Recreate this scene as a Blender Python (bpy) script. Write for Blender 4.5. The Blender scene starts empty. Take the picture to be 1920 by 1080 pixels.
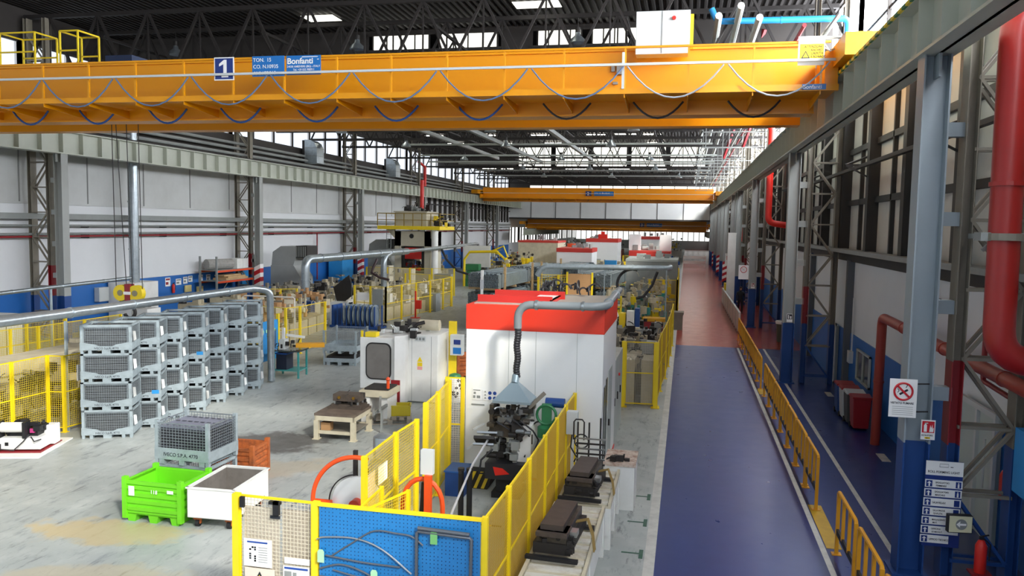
import bpy, math, random
from mathutils import Vector, Matrix
R = random.Random(7)
SC = bpy.context.scene
COL = SC.collection
PI = math.pi

# ------------------------------------------------------------------ materials
def lin(h):
    h = h.lstrip('#'); o = []
    for i in (0, 2, 4):
        c = int(h[i:i+2], 16)/255
        o.append(c/12.92 if c <= .04045 else ((c+.055)/1.055)**2.4)
    return (o[0], o[1], o[2], 1)
MATS = {}
def mat(name, col, rough=.5, metal=0.0, var=0.0, col2=None, scale=3.0, bump=0.0, spec=.5, coat=0.0):
    """plain procedural paint / metal, with optional blotchy wear between col and col2"""
    if name in MATS: return MATS[name]
    m = bpy.data.materials.new(name); m.use_nodes = True
    nt = m.node_tree; b = nt.nodes['Principled BSDF']
    b.inputs['Base Color'].default_value = lin(col)
    b.inputs['Roughness'].default_value = rough
    b.inputs['Metallic'].default_value = metal
    b.inputs['Specular IOR Level'].default_value = spec
    b.inputs['Coat Weight'].default_value = coat
    if var > 0 or bump > 0:
        tc = nt.nodes.new('ShaderNodeTexCoord')
        nz = nt.nodes.new('ShaderNodeTexNoise'); nz.inputs['Scale'].default_value = scale
        nz.inputs['Detail'].default_value = 6; nz.inputs['Roughness'].default_value = .65
        nt.links.new(tc.outputs['Object'], nz.inputs['Vector'])
    if var > 0:
        rp = nt.nodes.new('ShaderNodeMapRange')
        rp.inputs['From Min'].default_value = .42; rp.inputs['From Max'].default_value = .72
        rp.inputs['To Max'].default_value = var
        nt.links.new(nz.outputs['Fac'], rp.inputs['Value'])
        mx = nt.nodes.new('ShaderNodeMix'); mx.data_type = 'RGBA'
        mx.inputs['A'].default_value = lin(col); mx.inputs['B'].default_value = lin(col2 or '4a4038')
        nt.links.new(rp.outputs['Result'], mx.inputs['Factor'])
        nt.links.new(mx.outputs['Result'], b.inputs['Base Color'])
    if bump > 0:
        bp = nt.nodes.new('ShaderNodeBump'); bp.inputs['Strength'].default_value = bump
        nt.links.new(nz.outputs['Fac'], bp.inputs['Height']); nt.links.new(bp.outputs['Normal'], b.inputs['Normal'])
    MATS[name] = m
    return m
def emis(name, col, strength, transp=0.0):
    m = bpy.data.materials.new(name); m.use_nodes = True
    nt = m.node_tree; nt.nodes.clear()
    out = nt.nodes.new('ShaderNodeOutputMaterial')
    e = nt.nodes.new('ShaderNodeEmission'); e.inputs['Color'].default_value = lin(col); e.inputs['Strength'].default_value = strength
    if transp > 0:
        t = nt.nodes.new('ShaderNodeBsdfTransparent'); t.inputs['Color'].default_value = (transp, transp, transp, 1)
        a = nt.nodes.new('ShaderNodeAddShader')
        nt.links.new(e.outputs[0], a.inputs[0]); nt.links.new(t.outputs[0], a.inputs[1]); nt.links.new(a.outputs[0], out.inputs[0])
    else:
        nt.links.new(e.outputs[0], out.inputs[0])
    MATS[name] = m
    return m

# ------------------------------------------------------------------ mesh builder
class MB:
    def __init__(s): s.v = []; s.f = []; s.mi = []; s.m = 0
    def mat(s, i): s.m = i; return s
    def add(s, vs, fs):
        o = len(s.v); s.v.extend([tuple(v) for v in vs])
        for f in fs: s.f.append(tuple(o+i for i in f)); s.mi.append(s.m)
        return s
    def box(s, x0, x1, y0, y1, z0, z1):
        return s.add([(x0,y0,z0),(x1,y0,z0),(x1,y1,z0),(x0,y1,z0),(x0,y0,z1),(x1,y0,z1),(x1,y1,z1),(x0,y1,z1)],
              [(0,3,2,1),(4,5,6,7),(0,1,5,4),(1,2,6,5),(2,3,7,6),(3,0,4,7)])
    def cbox(s, c, d, rz=0.0, rx=0.0, ry=0.0):
        M = Matrix.Translation(c) @ Matrix.Rotation(rz,4,'Z') @ Matrix.Rotation(ry,4,'Y') @ Matrix.Rotation(rx,4,'X')
        a,b,h = d[0]/2,d[1]/2,d[2]/2
        vs = [M @ Vector(p) for p in ((-a,-b,-h),(a,-b,-h),(a,b,-h),(-a,b,-h),(-a,-b,h),(a,-b,h),(a,b,h),(-a,b,h))]
        return s.add(vs, [(0,3,2,1),(4,5,6,7),(0,1,5,4),(1,2,6,5),(2,3,7,6),(3,0,4,7)])
    def bar(s, p, q, w, h=None, caps=True):
        h = h or w; p = Vector(p); q = Vector(q); d = (q-p).normalized()
        u = d.cross(Vector((0,0,1)))
        if u.length < 1e-3: u = Vector((1,0,0))
        u.normalize(); n = u.cross(d)
        u = u*(w/2); n = n*(h/2)
        vs = [p-u-n,p+u-n,p+u+n,p-u+n,q-u-n,q+u-n,q+u+n,q-u+n]
        fs = [(0,1,5,4),(1,2,6,5),(2,3,7,6),(3,0,4,7)]
        if caps: fs += [(3,2,1,0),(4,5,6,7)]
        return s.add(vs, fs)
    def tube(s, pts, r, n=10, caps=True):
        pts = [Vector(p) for p in pts]; rs = r if isinstance(r,(list,tuple)) else [r]*len(pts)
        vs = []; u = None
        for i, p in enumerate(pts):
            d = (pts[min(i+1,len(pts)-1)]-pts[max(i-1,0)]).normalized()
            if u is None:
                u = d.cross(Vector((0,0,1)))
                if u.length < 1e-3: u = d.cross(Vector((0,1,0)))
            u = (u - d*u.dot(d)); u.normalize(); w = d.cross(u)
            for k in range(n):
                a = 2*PI*k/n; vs.append(p+(u*math.cos(a)+w*math.sin(a))*rs[i])
        fs = []
        for i in range(len(pts)-1):
            for k in range(n):
                a = i*n+k; b = i*n+(k+1)%n; fs.append((a,b,b+n,a+n))
        if caps:
            fs.append(tuple(range(n-1,-1,-1))); o = (len(pts)-1)*n; fs.append(tuple(range(o,o+n)))
        return s.add(vs, fs)
    def cyl(s, p, q, r, n=14): return s.tube([p,q], r, n)
    def prism(s, poly, axis, a, b):
        """poly = 2-d outline; axis 'x' -> (y,z), 'y' -> (x,z), 'z' -> (x,y)"""
        def P(t, c):
            return (c,t[0],t[1]) if axis=='x' else (t[0],c,t[1]) if axis=='y' else (t[0],t[1],c)
        n = len(poly); vs = [P(t,a) for t in poly]+[P(t,b) for t in poly]
        fs = [tuple(range(n-1,-1,-1)), tuple(range(n,2*n))]+[(i,(i+1)%n,(i+1)%n+n,i+n) for i in range(n)]
        return s.add(vs, fs)
    def wires(s, o, u, v, nu, nv, r):
        """welded mesh panel: nu wires along v, nv wires along u"""
        o = Vector(o); u = Vector(u); v = Vector(v)
        for i in range(nu+1): s.bar(o+u*(i/nu), o+u*(i/nu)+v, r, r, False)
        for i in range(nv+1): s.bar(o+v*(i/nv), o+v*(i/nv)+u, r, r, False)
        return s
    def ring(s, c, Rr, r, axis='y', n=28, k=8, a0=0, a1=2*PI):
        c = Vector(c); pts = []
        full = abs(a1-a0-2*PI) < 1e-6
        for i in range(n+1):
            a = a0+(a1-a0)*i/n
            p = (Rr*math.cos(a), Rr*math.sin(a))
            pts.append(c+Vector((0,p[0],p[1]) if axis=='x' else (p[0],0,p[1]) if axis=='y' else (p[0],p[1],0)))
        return s.tube(pts, r, k, not full)
    def lathe(s, prof, c=(0,0,0), n=20, axis='z'):
        vs = []; c = Vector(c)
        for (r, h) in prof:
            for k in range(n):
                a = 2*PI*k/n; x, y = r*math.cos(a), r*math.sin(a)
                vs.append(c+Vector((x,y,h) if axis=='z' else (h,x,y) if axis=='x' else (x,h,y)))
        fs = [(i*n+k, i*n+(k+1)%n, (i+1)*n+(k+1)%n, (i+1)*n+k) for i in range(len(prof)-1) for k in range(n)]
        fs += [tuple(range(n-1,-1,-1)), tuple(range((len(prof)-1)*n, len(prof)*n))]
        return s.add(vs, fs)
    def greeble(s, b, n, seed, mats=(0,), smin=.08, smax=.35):
        """small machine blocks, cylinders and hoses scattered inside the box b"""
        q = random.Random(seed); x0,x1,y0,y1,z0,z1 = b
        for _ in range(n):
            s.m = q.choice(mats)
            c = Vector((q.uniform(x0,x1),q.uniform(y0,y1),q.uniform(z0,z1)))
            d = [q.uniform(smin,smax) for _ in range(3)]
            t = q.random()
            if t < .55: s.cbox(c, d, q.choice((0,0,0,.4,-.3)))
            elif t < .78:
                ax = q.choice(((1,0,0),(0,1,0),(0,0,1))); e = Vector(ax)*d[0]
                s.cyl(c-e*.6, c+e*.6, d[1]*.4, 10)
            else:
                e = Vector((q.uniform(-1,1),q.uniform(-1,1),q.uniform(-.5,1)))*min(.5,smax*1.1)
                s.tube([c, c+e*.4+Vector((0,0,.2*smax)), c+e*.8+Vector((0,0,.15*smax)), c+e], .018, 6)
        return s
    def build(s, name, mats, parent=None, smooth=False, bevel=0.0, loc=None, rz=0.0):
        me = bpy.data.meshes.new(name); me.from_pydata(s.v, [], s.f)
        if not isinstance(mats, (list, tuple)): mats = [mats]
        for m in mats: me.materials.append(m)
        if len(mats) > 1: me.polygons.foreach_set('material_index', s.mi)
        if smooth:
            me.polygons.foreach_set('use_smooth', [True]*len(me.polygons))
            try: me.set_sharp_from_angle(angle=math.radians(40))
            except Exception: pass
        me.update()
        o = bpy.data.objects.new(name, me); COL.objects.link(o)
        if parent: o.parent = parent
        if loc: o.location = loc
        if rz: o.rotation_euler = (0,0,rz)
        if bevel > 0:
            md = o.modifiers.new('bevel','BEVEL'); md.width = bevel; md.segments = 2; md.limit_method = 'ANGLE'
        return o

def tag(o, label=None, cat=None, group=None, kind=None):
    if label: o['label'] = label
    if cat: o['category'] = cat
    if group: o['group'] = group
    if kind: o['kind'] = kind
    return o
def thing(name, label, cat, loc=(0,0,0), rz=0.0, group=None):
    o = bpy.data.objects.new(name, None); o.empty_display_size = .2; COL.objects.link(o)
    o.location = loc; o.rotation_euler = (0,0,rz)
    return tag(o, label, cat, group)
def dup(o, loc=None, rz=None, label=None, group=None, parent=None):
    c = o.copy(); COL.objects.link(c)
    if parent: c.parent = parent
    if loc is not None: c.location = loc
    if rz is not None: c.rotation_euler = (0,0,rz)
    if label: c['label'] = label
    if group: c['group'] = group
    for ch in list(o.children): dup(ch, parent=c)
    return c
def text(body, size, loc, m, parent, name='lettering', rot=(PI/2,0,0), align='LEFT', depth=.002, sx=1.0, bold=.004):
    cu = bpy.data.curves.new(name, 'FONT'); cu.body = body; cu.size = size; cu.extrude = depth; cu.align_x = align; cu.offset = size*bold
    t = bpy.data.objects.new(name, cu)
    me = bpy.data.meshes.new_from_object(t); bpy.data.objects.remove(t); bpy.data.curves.remove(cu)
    me.materials.append(m) if not me.materials else me.materials.__setitem__(0, m)
    o = bpy.data.objects.new(name, me); COL.objects.link(o); o.parent = parent
    o.location = loc; o.rotation_euler = rot; o.scale = (sx,1,1)
    return o
ORD = ['first','second','third','fourth','fifth','sixth','seventh','eighth','ninth','tenth','eleventh','twelfth','thirteenth','fourteenth','fifteenth','sixteenth','seventeenth','eighteenth','nineteenth','twentieth','twenty-first','twenty-second','twenty-third','twenty-fourth']

# palette
WHITE = mat('white_paint','e9e9e4',.45,var=.25,col2='b8b4a8',scale=1.5)
PANEL = mat('white_panel','eef0ee',.35,var=.12,col2='c9c9c4',scale=.8)
CREAM = mat('cream_paint','cfc6ac',.5,var=.4,col2='8f8468',scale=2)
BEIGE = mat('beige_paint','b9ae93',.5,var=.4,col2='75694f',scale=2)
LGREY = mat('light_grey_paint','b4bab4',.5,var=.25,col2='8b8d84',scale=1.2)
MGREY = mat('mid_grey_paint','8d918e',.5,var=.3,col2='6a6a64',scale=1.5)
BGREY = mat('blue_grey_paint','94a0a6',.45,var=.2,col2='77807f',scale=1.2)
TAUPE = mat('taupe_steel','837d70',.6,var=.4,col2='5d564b',scale=1.5)
DARK = mat('dark_steel','33302e',.55,.3,var=.4,col2='1e1c1b',scale=4)
BLACK = mat('black_rubber','17171a',.6)
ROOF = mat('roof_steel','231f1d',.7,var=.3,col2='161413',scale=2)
GALV = mat('galvanised','a9b2b6',.35,.75,var=.5,col2='788086',scale=5)
GALVP = mat('galvanised_sheet','aab6ba',.45,.35,var=.5,col2='7d878b',scale=6)
STEEL = mat('bright_steel','b9bcbd',.28,.9)
TUBE = mat('bundle_steel','a5b2b6',.35,.6,var=.4,col2='5f6a6e',scale=3)
YEL = mat('yellow_paint','f0d21c',.45,var=.15,col2='c2a01c',scale=2)
YELD = mat('yellow_mesh','dcc030',.5)
CRANE = mat('crane_yellow','e39600',.36,var=.15,col2='cf8400',scale=.6)
ORANGE = mat('orange_paint','e2501c',.45,var=.2,col2='a83a16',scale=2)
RED = mat('red_paint','d8281c',.42,var=.15,col2='a51f18',scale=1)
REDP = mat('red_pipe_paint','9c1d18',.36,var=.25,col2='741b18',scale=1.4)
DRED = mat('dark_red_paint','8f1d24',.45,var=.2,col2='5d1a1c',scale=1.4)
BLUE = mat('blue_paint','2a62ab',.5,var=.2,col2='1e4a88',scale=.9)
NBLUE = mat('navy_paint','1b4788',.5,var=.25,col2='163a70',scale=1.5)
SKYB = mat('sky_blue_paint','2b8fd0',.45,var=.25,col2='246aa5',scale=1.5)
GREEN = mat('green_bin_paint','6fd11f',.45,var=.25,col2='4c9a1c',scale=1.4)
DGREEN = mat('green_paint','2f7a4c',.5,var=.3,col2='20503a',scale=2)
TEAL = mat('teal_paint','2f8f8a',.5,var=.3,col2='8a9a90',scale=2)
RUST = mat('rusty_orange','b4602c',.75,var=.8,col2='5e3420',scale=6,bump=.3)
WOOD = mat('pallet_wood','c9a878',.75,var=.5,col2='8d7049',scale=5)
GWOOD = mat('grey_wood','a89f90',.8,var=.5,col2='6d665b',scale=5)
CARD = mat('cardboard','b98f62',.8,var=.2,col2='97724b',scale=3)
PAPER = mat('paper','f1f1ee',.6)
INK = mat('ink','20242c',.6)
INKB = mat('blue_ink','244a9a',.5)
SIGNB = mat('sign_blue','1f6fb8',.4)
SIGNN = mat('sign_navy','20377c',.4)
SIGNY = mat('sign_yellow','f2d21e',.4)
SIGNR = mat('sign_red','c81e2a',.4)
LIME = mat('pale_green_tag','a9dcae',.5)
HOSE = mat('black_hose','26262a',.5)
PLASTIC = mat('grey_plastic','c9cdcb',.45)
GLASSD = mat('dark_glass','39403f',.12,spec=.7)
SKIN = mat('skin','c79a7c',.55)
CLOTH = mat('dark_clothing','1d2026',.8)
EXPO = -0.3; SUN = 5.8; PANE = 26.0; PANEL_L = 0.7
# ------------------------------------------------------------------ render look, camera, light
SC.view_settings.view_transform = 'Standard'; SC.view_settings.look = 'None'
SC.view_settings.gamma = 1.0; SC.view_settings.use_curve_mapping = False
SC.view_settings.exposure = EXPO
cam = bpy.data.cameras.new('camera'); co = bpy.data.objects.new('camera', cam); COL.objects.link(co)
def cam_axes(yaw, pitch, roll):
    cy,sy,cp,sp,cr,sr = math.cos(yaw),math.sin(yaw),math.cos(pitch),math.sin(pitch),math.cos(roll),math.sin(roll)
    f = Vector((sy*cp,cy*cp,sp)); r = Vector((cy,-sy,0)); u = r.cross(f)
    return r*cr+u*sr, u*cr-r*sr, f
r_, u_, f_ = cam_axes(-.2119,-.0783,.0174)
M = Matrix((r_, u_, -f_)).transposed().to_4x4(); M.translation = (0,0,5.6)
co.matrix_world = M
cam.sensor_width = 36; cam.lens = 36*1509.7/1920; cam.clip_start = .1; cam.clip_end = 600
SC.camera = co
w = bpy.data.worlds.new('world'); SC.world = w; w.use_nodes = True
bg = w.node_tree.nodes['Background']; bg.inputs['Color'].default_value = (.75,.86,1,1); bg.inputs['Strength'].default_value = 1.0
sl = bpy.data.lights.new('sun','SUN'); sl.energy = SUN; sl.angle = math.radians(5); sl.color = (1,.95,.86)
so = bpy.data.objects.new('sun', sl); COL.objects.link(so)
so.rotation_euler = Vector((-.75,.75,-.74)).to_track_quat('-Z','Y').to_euler()

# ------------------------------------------------------------------ floor
def floor_mat(name, base, dark, light, rough, blotch, streak, kind, coat=0.0):
    m = bpy.data.materials.new(name); m.use_nodes = True; nt = m.node_tree; N = nt.nodes.new; L = nt.links.new
    b = nt.nodes['Principled BSDF']
    tc = N('ShaderNodeTexCoord')
    def noise(scale, det=6, vec=None, rough_=.6):
        n = N('ShaderNodeTexNoise'); n.inputs['Scale'].default_value = scale; n.inputs['Detail'].default_value = det
        n.inputs['Roughness'].default_value = rough_; L(vec or tc.outputs['Object'], n.inputs['Vector']); return n.outputs['Fac']
    def rng(v, a, c, lo=0, hi=1):
        r = N('ShaderNodeMapRange'); r.inputs[1].default_value = a; r.inputs[2].default_value = c
        r.inputs[3].default_value = lo; r.inputs[4].default_value = hi; L(v, r.inputs[0]); return r.outputs[0]
    def mix(f, a, c):
        x = N('ShaderNodeMix'); x.data_type = 'RGBA'
        L(f, x.inputs['Factor'])
        if isinstance(a, tuple): x.inputs['A'].default_value = a
        else: L(a, x.inputs['A'])
        if isinstance(c, tuple): x.inputs['B'].default_value = c
        else: L(c, x.inputs['B'])
        return x.outputs['Result']
    col = mix(rng(noise(.35), .35, .7, 0, blotch), lin(base), lin(dark))
    col = mix(rng(noise(1.7, 8), .5, .8, 0, blotch), col, lin(light))
    mp = N('ShaderNodeMapping'); mp.inputs['Rotation'].default_value = (0,0,.5); mp.inputs['Scale'].default_value = (1,.3,1)
    L(tc.outputs['Object'], mp.inputs['Vector'])
    col = mix(rng(noise(5, 9, mp.outputs[0], .72), .54, .68, 0, streak*.75), col, lin('70757a' if kind == 'concrete' else dark))
    mp2 = N('ShaderNodeMapping'); mp2.inputs['Rotation'].default_value = (0,0,-.9); mp2.inputs['Scale'].default_value = (1,.22,1)
    streak = streak*1.15
    L(tc.outputs['Object'], mp2.inputs['Vector'])
    col = mix(rng(noise(3.4, 9, mp2.outputs[0], .75), .56, .66, 0, streak*.8), col, lin('585a5c'))
    if kind == 'concrete':
        # worn patches with their own outlines: oily brown-grey, rusty yellow, scraped
        for cx, cy, rx, ry, rz, c, amt in ((-10.3,18.1,1.9,1.1,.55,'55504c',.85),(-9.4,15.9,2.2,.7,.7,'b3a487',.5),
                                       (-9.9,12.2,1.5,.55,.1,'c2ad7e',.75),(-9.2,10.6,1.5,.35,.3,'bcae8c',.5),
                                       (-14.5,36,5,2.5,.4,'6f6b66',.6),(-12,47,3,8,0,'767069',.5)):
            m2 = N('ShaderNodeMapping'); m2.vector_type = 'TEXTURE'
            m2.inputs['Location'].default_value = (cx,cy,0); m2.inputs['Rotation'].default_value = (0,0,rz); m2.inputs['Scale'].default_value = (rx,ry,1)
            L(tc.outputs['Object'], m2.inputs['Vector'])
            ln = N('ShaderNodeVectorMath'); ln.operation = 'LENGTH'; L(m2.outputs[0], ln.inputs[0])
            ad = N('ShaderNodeMath'); ad.operation = 'ADD'; L(ln.outputs['Value'], ad.inputs[0])
            L(rng(noise(1.6, 8), .3, .7, -.45, .45), ad.inputs[1])
            col = mix(rng(ad.outputs[0], .75, 1.1, amt, 0), col, lin(c))
    L(col, b.inputs['Base Color'])
    dr = .03 if kind == 'epoxy' else .1
    L(rng(noise(2.2, 7), .3, .75, rough-dr, rough+dr), b.inputs['Roughness'])
    b.inputs['Coat Weight'].default_value = coat; b.inputs['Coat Roughness'].default_value = .12
    bp = N('ShaderNodeBump'); bp.inputs['Strength'].default_value = .05 if kind != 'epoxy' else .045; L(noise(9 if kind != 'epoxy' else 3.5, 4), bp.inputs['Height']); L(bp.outputs[0], b.inputs['Normal'])
    return m
F_CONC = floor_mat('floor_concrete','adb2ae','8a908f','c2c4bf',.45,.65,.9,'concrete')
F_BLUE = floor_mat('floor_blue_epoxy','1f3572','1a2c60','2a4282',.3,.35,.0,'epoxy')
F_RED = floor_mat('floor_red_epoxy','a03c2e','84301f','b05848',.24,.4,.0,'epoxy')
F_LINE = mat('floor_line','c9c8c0',.5,var=.5,col2='8a8a86',scale=3)
F_YEL = mat('floor_yellow','c9a01e',.5,var=.4,col2='8a6a20',scale=3)
fb = MB()
Y0, Y1, Y2 = -15, 39.1, 215
def slab(x0, x1, y0, y1, m): fb.m = m; fb.add([(x0,y0,0),(x1,y0,0),(x1,y1,0),(x0,y1,0)], [(0,1,2,3)])
slab(-30.5,-.52,Y0,Y2,0); slab(-.52,-.34,Y0,Y2,3)
for x0, x1 in ((-.34,2.48),(2.58,3.66),(3.76,7)): slab(x0,x1,Y0,Y1,1)
slab(2.48,2.58,Y0,Y1,3); slab(3.66,3.76,Y0,Y1,3)
slab(-.34,7,Y1,Y2,2)
tag(fb.build('floor',[F_CONC,F_BLUE,F_RED,F_LINE]), kind='structure')
fy = MB(); fy.box(2.6,2.86,14.7,17.0,0,.006); fy.box(2.6,2.86,28.2,29.1,0,.006)
tag(fy.build('trim_1',F_YEL), kind='structure')
# painted green corner marks on the concrete beside the aisle
gm = MB()
GMARK = mat('green_floor_mark','2f5a48',.6,var=.4,col2='6a746c',scale=5)
for y in (11.2,12.3,13.6,15.1,16.6):
    gm.box(-.92,-.62,y,y+.05,0,.004); gm.box(-.62,-.55,y-.18,y+.2,0,.004)
tag(gm.build('trim_2',GMARK), kind='structure')

# ------------------------------------------------------------------ walls
W_WHITE = mat('wall_white','dfe1e2',.6,var=.15,col2='c3c5c4',scale=.5)
W_UP = mat('wall_upper_panel','c6c8c6',.6,var=.35,col2='a4a5a0',scale=.6)
W_BLUE = mat('wall_blue','1d66b2',.5,var=.15,col2='19559a',scale=.7)
W_DARK = mat('wall_dark','3a3633',.7,var=.3,col2='2a2725',scale=1)
W_SHEET = mat('wall_sheet','c4c2ba',.6,var=.25,col2='93918a',scale=.7)
YE = 131.0
BAY = 16.75
SKY = emis('daylight_pane','f4f8ff',PANE,.92)
SKYL = emis('daylight_pane_left','f4f8ff',PANEL_L,.9)
SKYD = emis('daylight_pane_dim','f7f6ea',2.6,0)
SKYF = emis('daylight_pane_far','f4f6f2',1.6,0)
SKYT = emis('roof_light_added','f4f8ff',.22,.9)  # for the added panes out of view above and behind the camera
SKYR = emis('roof_light_and_fill','fbf7ea',20.0,0)  # strong glow, mostly for strips added as fill over the hall
# left wall: painted dado, white band, panelled upper part, dark sill, clerestory opening
lw = MB()
for x1, z0, z1, m in ((-28.9,0,2.35,0),(-28.86,2.35,6.2,1),(-28.9,6.2,9.7,2),(-28.8,9.7,11.1,3),(-28.9,13.3,15.2,3)):
    lw.m = m; lw.box(-29.3,x1,Y0,YE,z0,z1)
lw.m = 2; lw.box(-28.92,-28.8,Y0,YE,6.16,6.26)
tag(lw.build('wall_left',[W_BLUE,W_WHITE,W_UP,W_DARK]), kind='structure')
# joints between the wall panels
tj = MB()
for k in range(26):
    y = 22+k*4.19
    if y < YE: tj.box(-28.9,-28.87,y-.03,y+.03,2.35,9.7)
tag(tj.build('trim_3',mat('panel_joint','8b8c8a',.7)), kind='structure')
# dark framed sheeting on the far part of the left wall
tj = MB()
for k in range(24):
    y = 84+k*2.05
    if y < YE-.4: tj.box(-28.9,-28.6,y-.16,y+.16,6.0,9.7)
for z in (7.8,): tj.box(-28.9,-28.72,83.5,YE,z-.07,z+.07)
tag(tj.build('trim_4',W_DARK), kind='structure')
# right wall
rw = MB()
for x0, z0, z1, m in ((5.6,0,2.1,0),(5.64,2.1,4.55,1),(5.5,4.55,4.9,3),(5.62,4.9,10.1,2),(5.6,14.5,15.2,3)):
    rw.m = m; rw.box(x0,6.0,Y0,YE,z0,z1)
tag(rw.build('wall_right',[W_BLUE,W_WHITE,W_SHEET,W_DARK]), kind='structure')
tj = MB(); 
for k in range(30):
    y = 9.6+k*4.18
    if y < YE: tj.box(5.3,5.64,y-.17,y+.17,4.9,10.1); tj.box(5.5,5.64,y+2.0,y+2.12,4.9,10.1)
for z in (6.55,8.3): tj.box(5.5,5.64,Y0,YE,z-.09,z+.09)
tag(tj.build('trim_5',mat('wall_post_dark','24211f',.6)), kind='structure')
tj = MB()
tj.box(5.05,5.5,Y0,YE,4.86,4.98)
tag(tj.build('trim_6',MGREY), kind='structure')
tj = MB()
for k in range(9): 
    y = 21.0+k*8.37
    tj.box(5.42,5.66,y-.14,y+.14,0,4.6)
tag(tj.build('trim_7',mat('pilaster_blue_grey','565b60',.6)), kind='structure')
# clerestory windows: one per bay on each side, with mullions
nw = 0
for side, x, z0, z1 in (('l',-29.05,11.1,13.3),('r',5.8,10.1,14.5)):
    for k in range(-2,8):
        y0 = 14.05+BAY*k; y1 = min(y0+BAY, YE)
        if y0 < Y0: y0 = Y0
        nw += 1
        p = MB(); p.add([(x,y0,z0),(x,y1,z0),(x,y1,z1),(x,y0,z1)],[(0,1,2,3)])
        o = tag(p.build('window_%d' % nw, SKY if side == 'r' else SKYL), kind='structure')
        f = MB(); n = 6 if side == 'l' else 4
        for i in range(n+1):
            y = y0+(y1-y0)*i/n; wd = .16 if i in (0,n) else .04
            f.box(x-.12,x+.12,y-wd,y+wd,z0,z1)
        for z in ((z0,z1) if side=='l' else (z0,(z0+z1)/2,z1)): f.box(x-.08,x+.08,y0,y1,z-.05,z+.05)
        f.build('window_frame', W_DARK, o)
# ------------------------------------------------------------------ roof: ribbed sheeting with three north lights
def ribbed(y0, z0, y1, z1, x0=-29.3, x1=6.0):
    b = MB(); n = int((x1-x0)/.3); vs = []
    for i in range(n+1):
        x = x0+i*.3
        for dx, dz in ((0,0),(.1,0),(.15,.12),(.25,.12)): vs.append((x+dx, dz))
    m = len(vs)
    b.add([(x,y0,z0+d) for x,d in vs]+[(x,y1,z1+d) for x,d in vs], [(i,i+1,i+1+m,i+m) for i in range(m-1)])
    return b
SAW = ((8,14.7,37,14.7),(37,12.3,48,14.7),(48,12.3,60,14.6),(60,14.6,92,14.7),(92,12.2,118,14.0),(118,14.0,131.2,14.0))
cb = MB()
for a in SAW:
    r = ribbed(*a); cb.add(r.v, r.f)
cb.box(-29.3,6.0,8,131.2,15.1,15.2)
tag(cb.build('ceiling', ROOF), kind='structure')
nw += 1
for y, z0, z1, xa, xb in ((37,13.75,14.5,-15.2,-8.6),(37,13.75,14.5,-7.2,-2.2),(48,12.35,13.6,-14,1.2),(92,12.25,14.6,-19.5,2.0)):
    n = 2 if y == 37 else 5
    for i in range(n):
        x0 = xa+(xb-xa)*i/n; x1 = xa+(xb-xa)*(i+1)/n
        p = MB(); p.box(x0+.25,x1-.25,y-.02,y+.02,z0,z1)
        o = tag(p.build('window_%d' % nw, SKYD), kind='structure'); nw += 1
        f = MB()
        for j in range(5): 
            x = x0+.25+(x1-x0-.5)*j/4; f.box(x-.03,x+.03,y-.07,y+.05,z0,z1)
        for z in (z0,z1): f.box(x0,x1,y-.08,y+.06,z-.05,z+.05)
        f.build('window_frame', W_DARK, o)
for q, y, z0, z1, hs in ((10,37,12.2,15,((13.75,14.5,-15.2,-8.6),(13.75,14.5,-7.2,-2.2))),(11,48,12.2,15,((12.35,13.6,-14,1.2),)),(12,92,12.1,15,((12.25,14.6,-19.5,2.0),))):
    s = MB(); xs = -29.3
    for a, c, xa, xb in hs:
        s.box(xs,xa,y+.05,y+.1,z0,z1); s.box(xa,xb,y+.05,y+.1,z0,a); s.box(xa,xb,y+.05,y+.1,c,z1); xs = xb
    s.box(xs,6,y+.05,y+.1,z0,z1)
    tag(s.build('trim_%d' % q, W_DARK), kind='structure')
# small bright roof lights in the sheeting over the left side
for x, y, s in ((-16.2,34,1.5),(-6.3,33.2,1.9),(-3.0,60,2.2),(-11.0,55,1.8),(-6.0,78,2.0)):
    zz = 14.62 if y < 37 else 14.4
    p = MB(); p.box(x-s/2,x+s/2,y-.5,y+.5,zz-.02,zz)
    o = tag(p.build('window_%d' % nw, SKYD), kind='structure'); nw += 1
# narrow roof light strips between the trusses, mostly added to brighten the hall
for y, zr in ((41.0,13.05),(45.0,13.9),(52.5,13.0),(57.0,13.9),(63.0,14.5),(71.5,14.5),(79.5,14.5),(87.5,14.5),(103,12.85),(114,13.6)):
    for x in (-25.5,-20,-14.5,-9,-3.5):
        p = MB(); p.box(x-.9,x+.9,y-.2,y+.2,zr,zr+.04)
        tag(p.build('window_%d' % nw, SKYR), kind='structure'); nw += 1
# roof over and behind the viewpoint: unseen roof lights added to let the sun in
for i in range(5):
    x0 = -29+i*7; p = MB(); p.add([(x0,Y0,14.85),(x0+6.9,Y0,14.85),(x0+6.9,7.9,14.85),(x0,7.9,14.85)],[(0,1,2,3)])
    tag(p.build('window_%d' % nw, SKYT), kind='structure'); nw += 1
f = MB()
for i in range(6): f.box(-29.1+i*7-.1,-29.1+i*7+.1,Y0,8,14.6,15.0)
for i in range(7): f.box(-29.3,6,Y0+i*3.8-.07,Y0+i*3.8+.07,14.6,14.95)
tag(f.build('trim_8', W_DARK), kind='structure')
b = MB(); b.box(-29.3,6.0,Y0-.3,Y0,0,15.2); tag(b.build('wall_front', W_WHITE), kind='structure')
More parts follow.
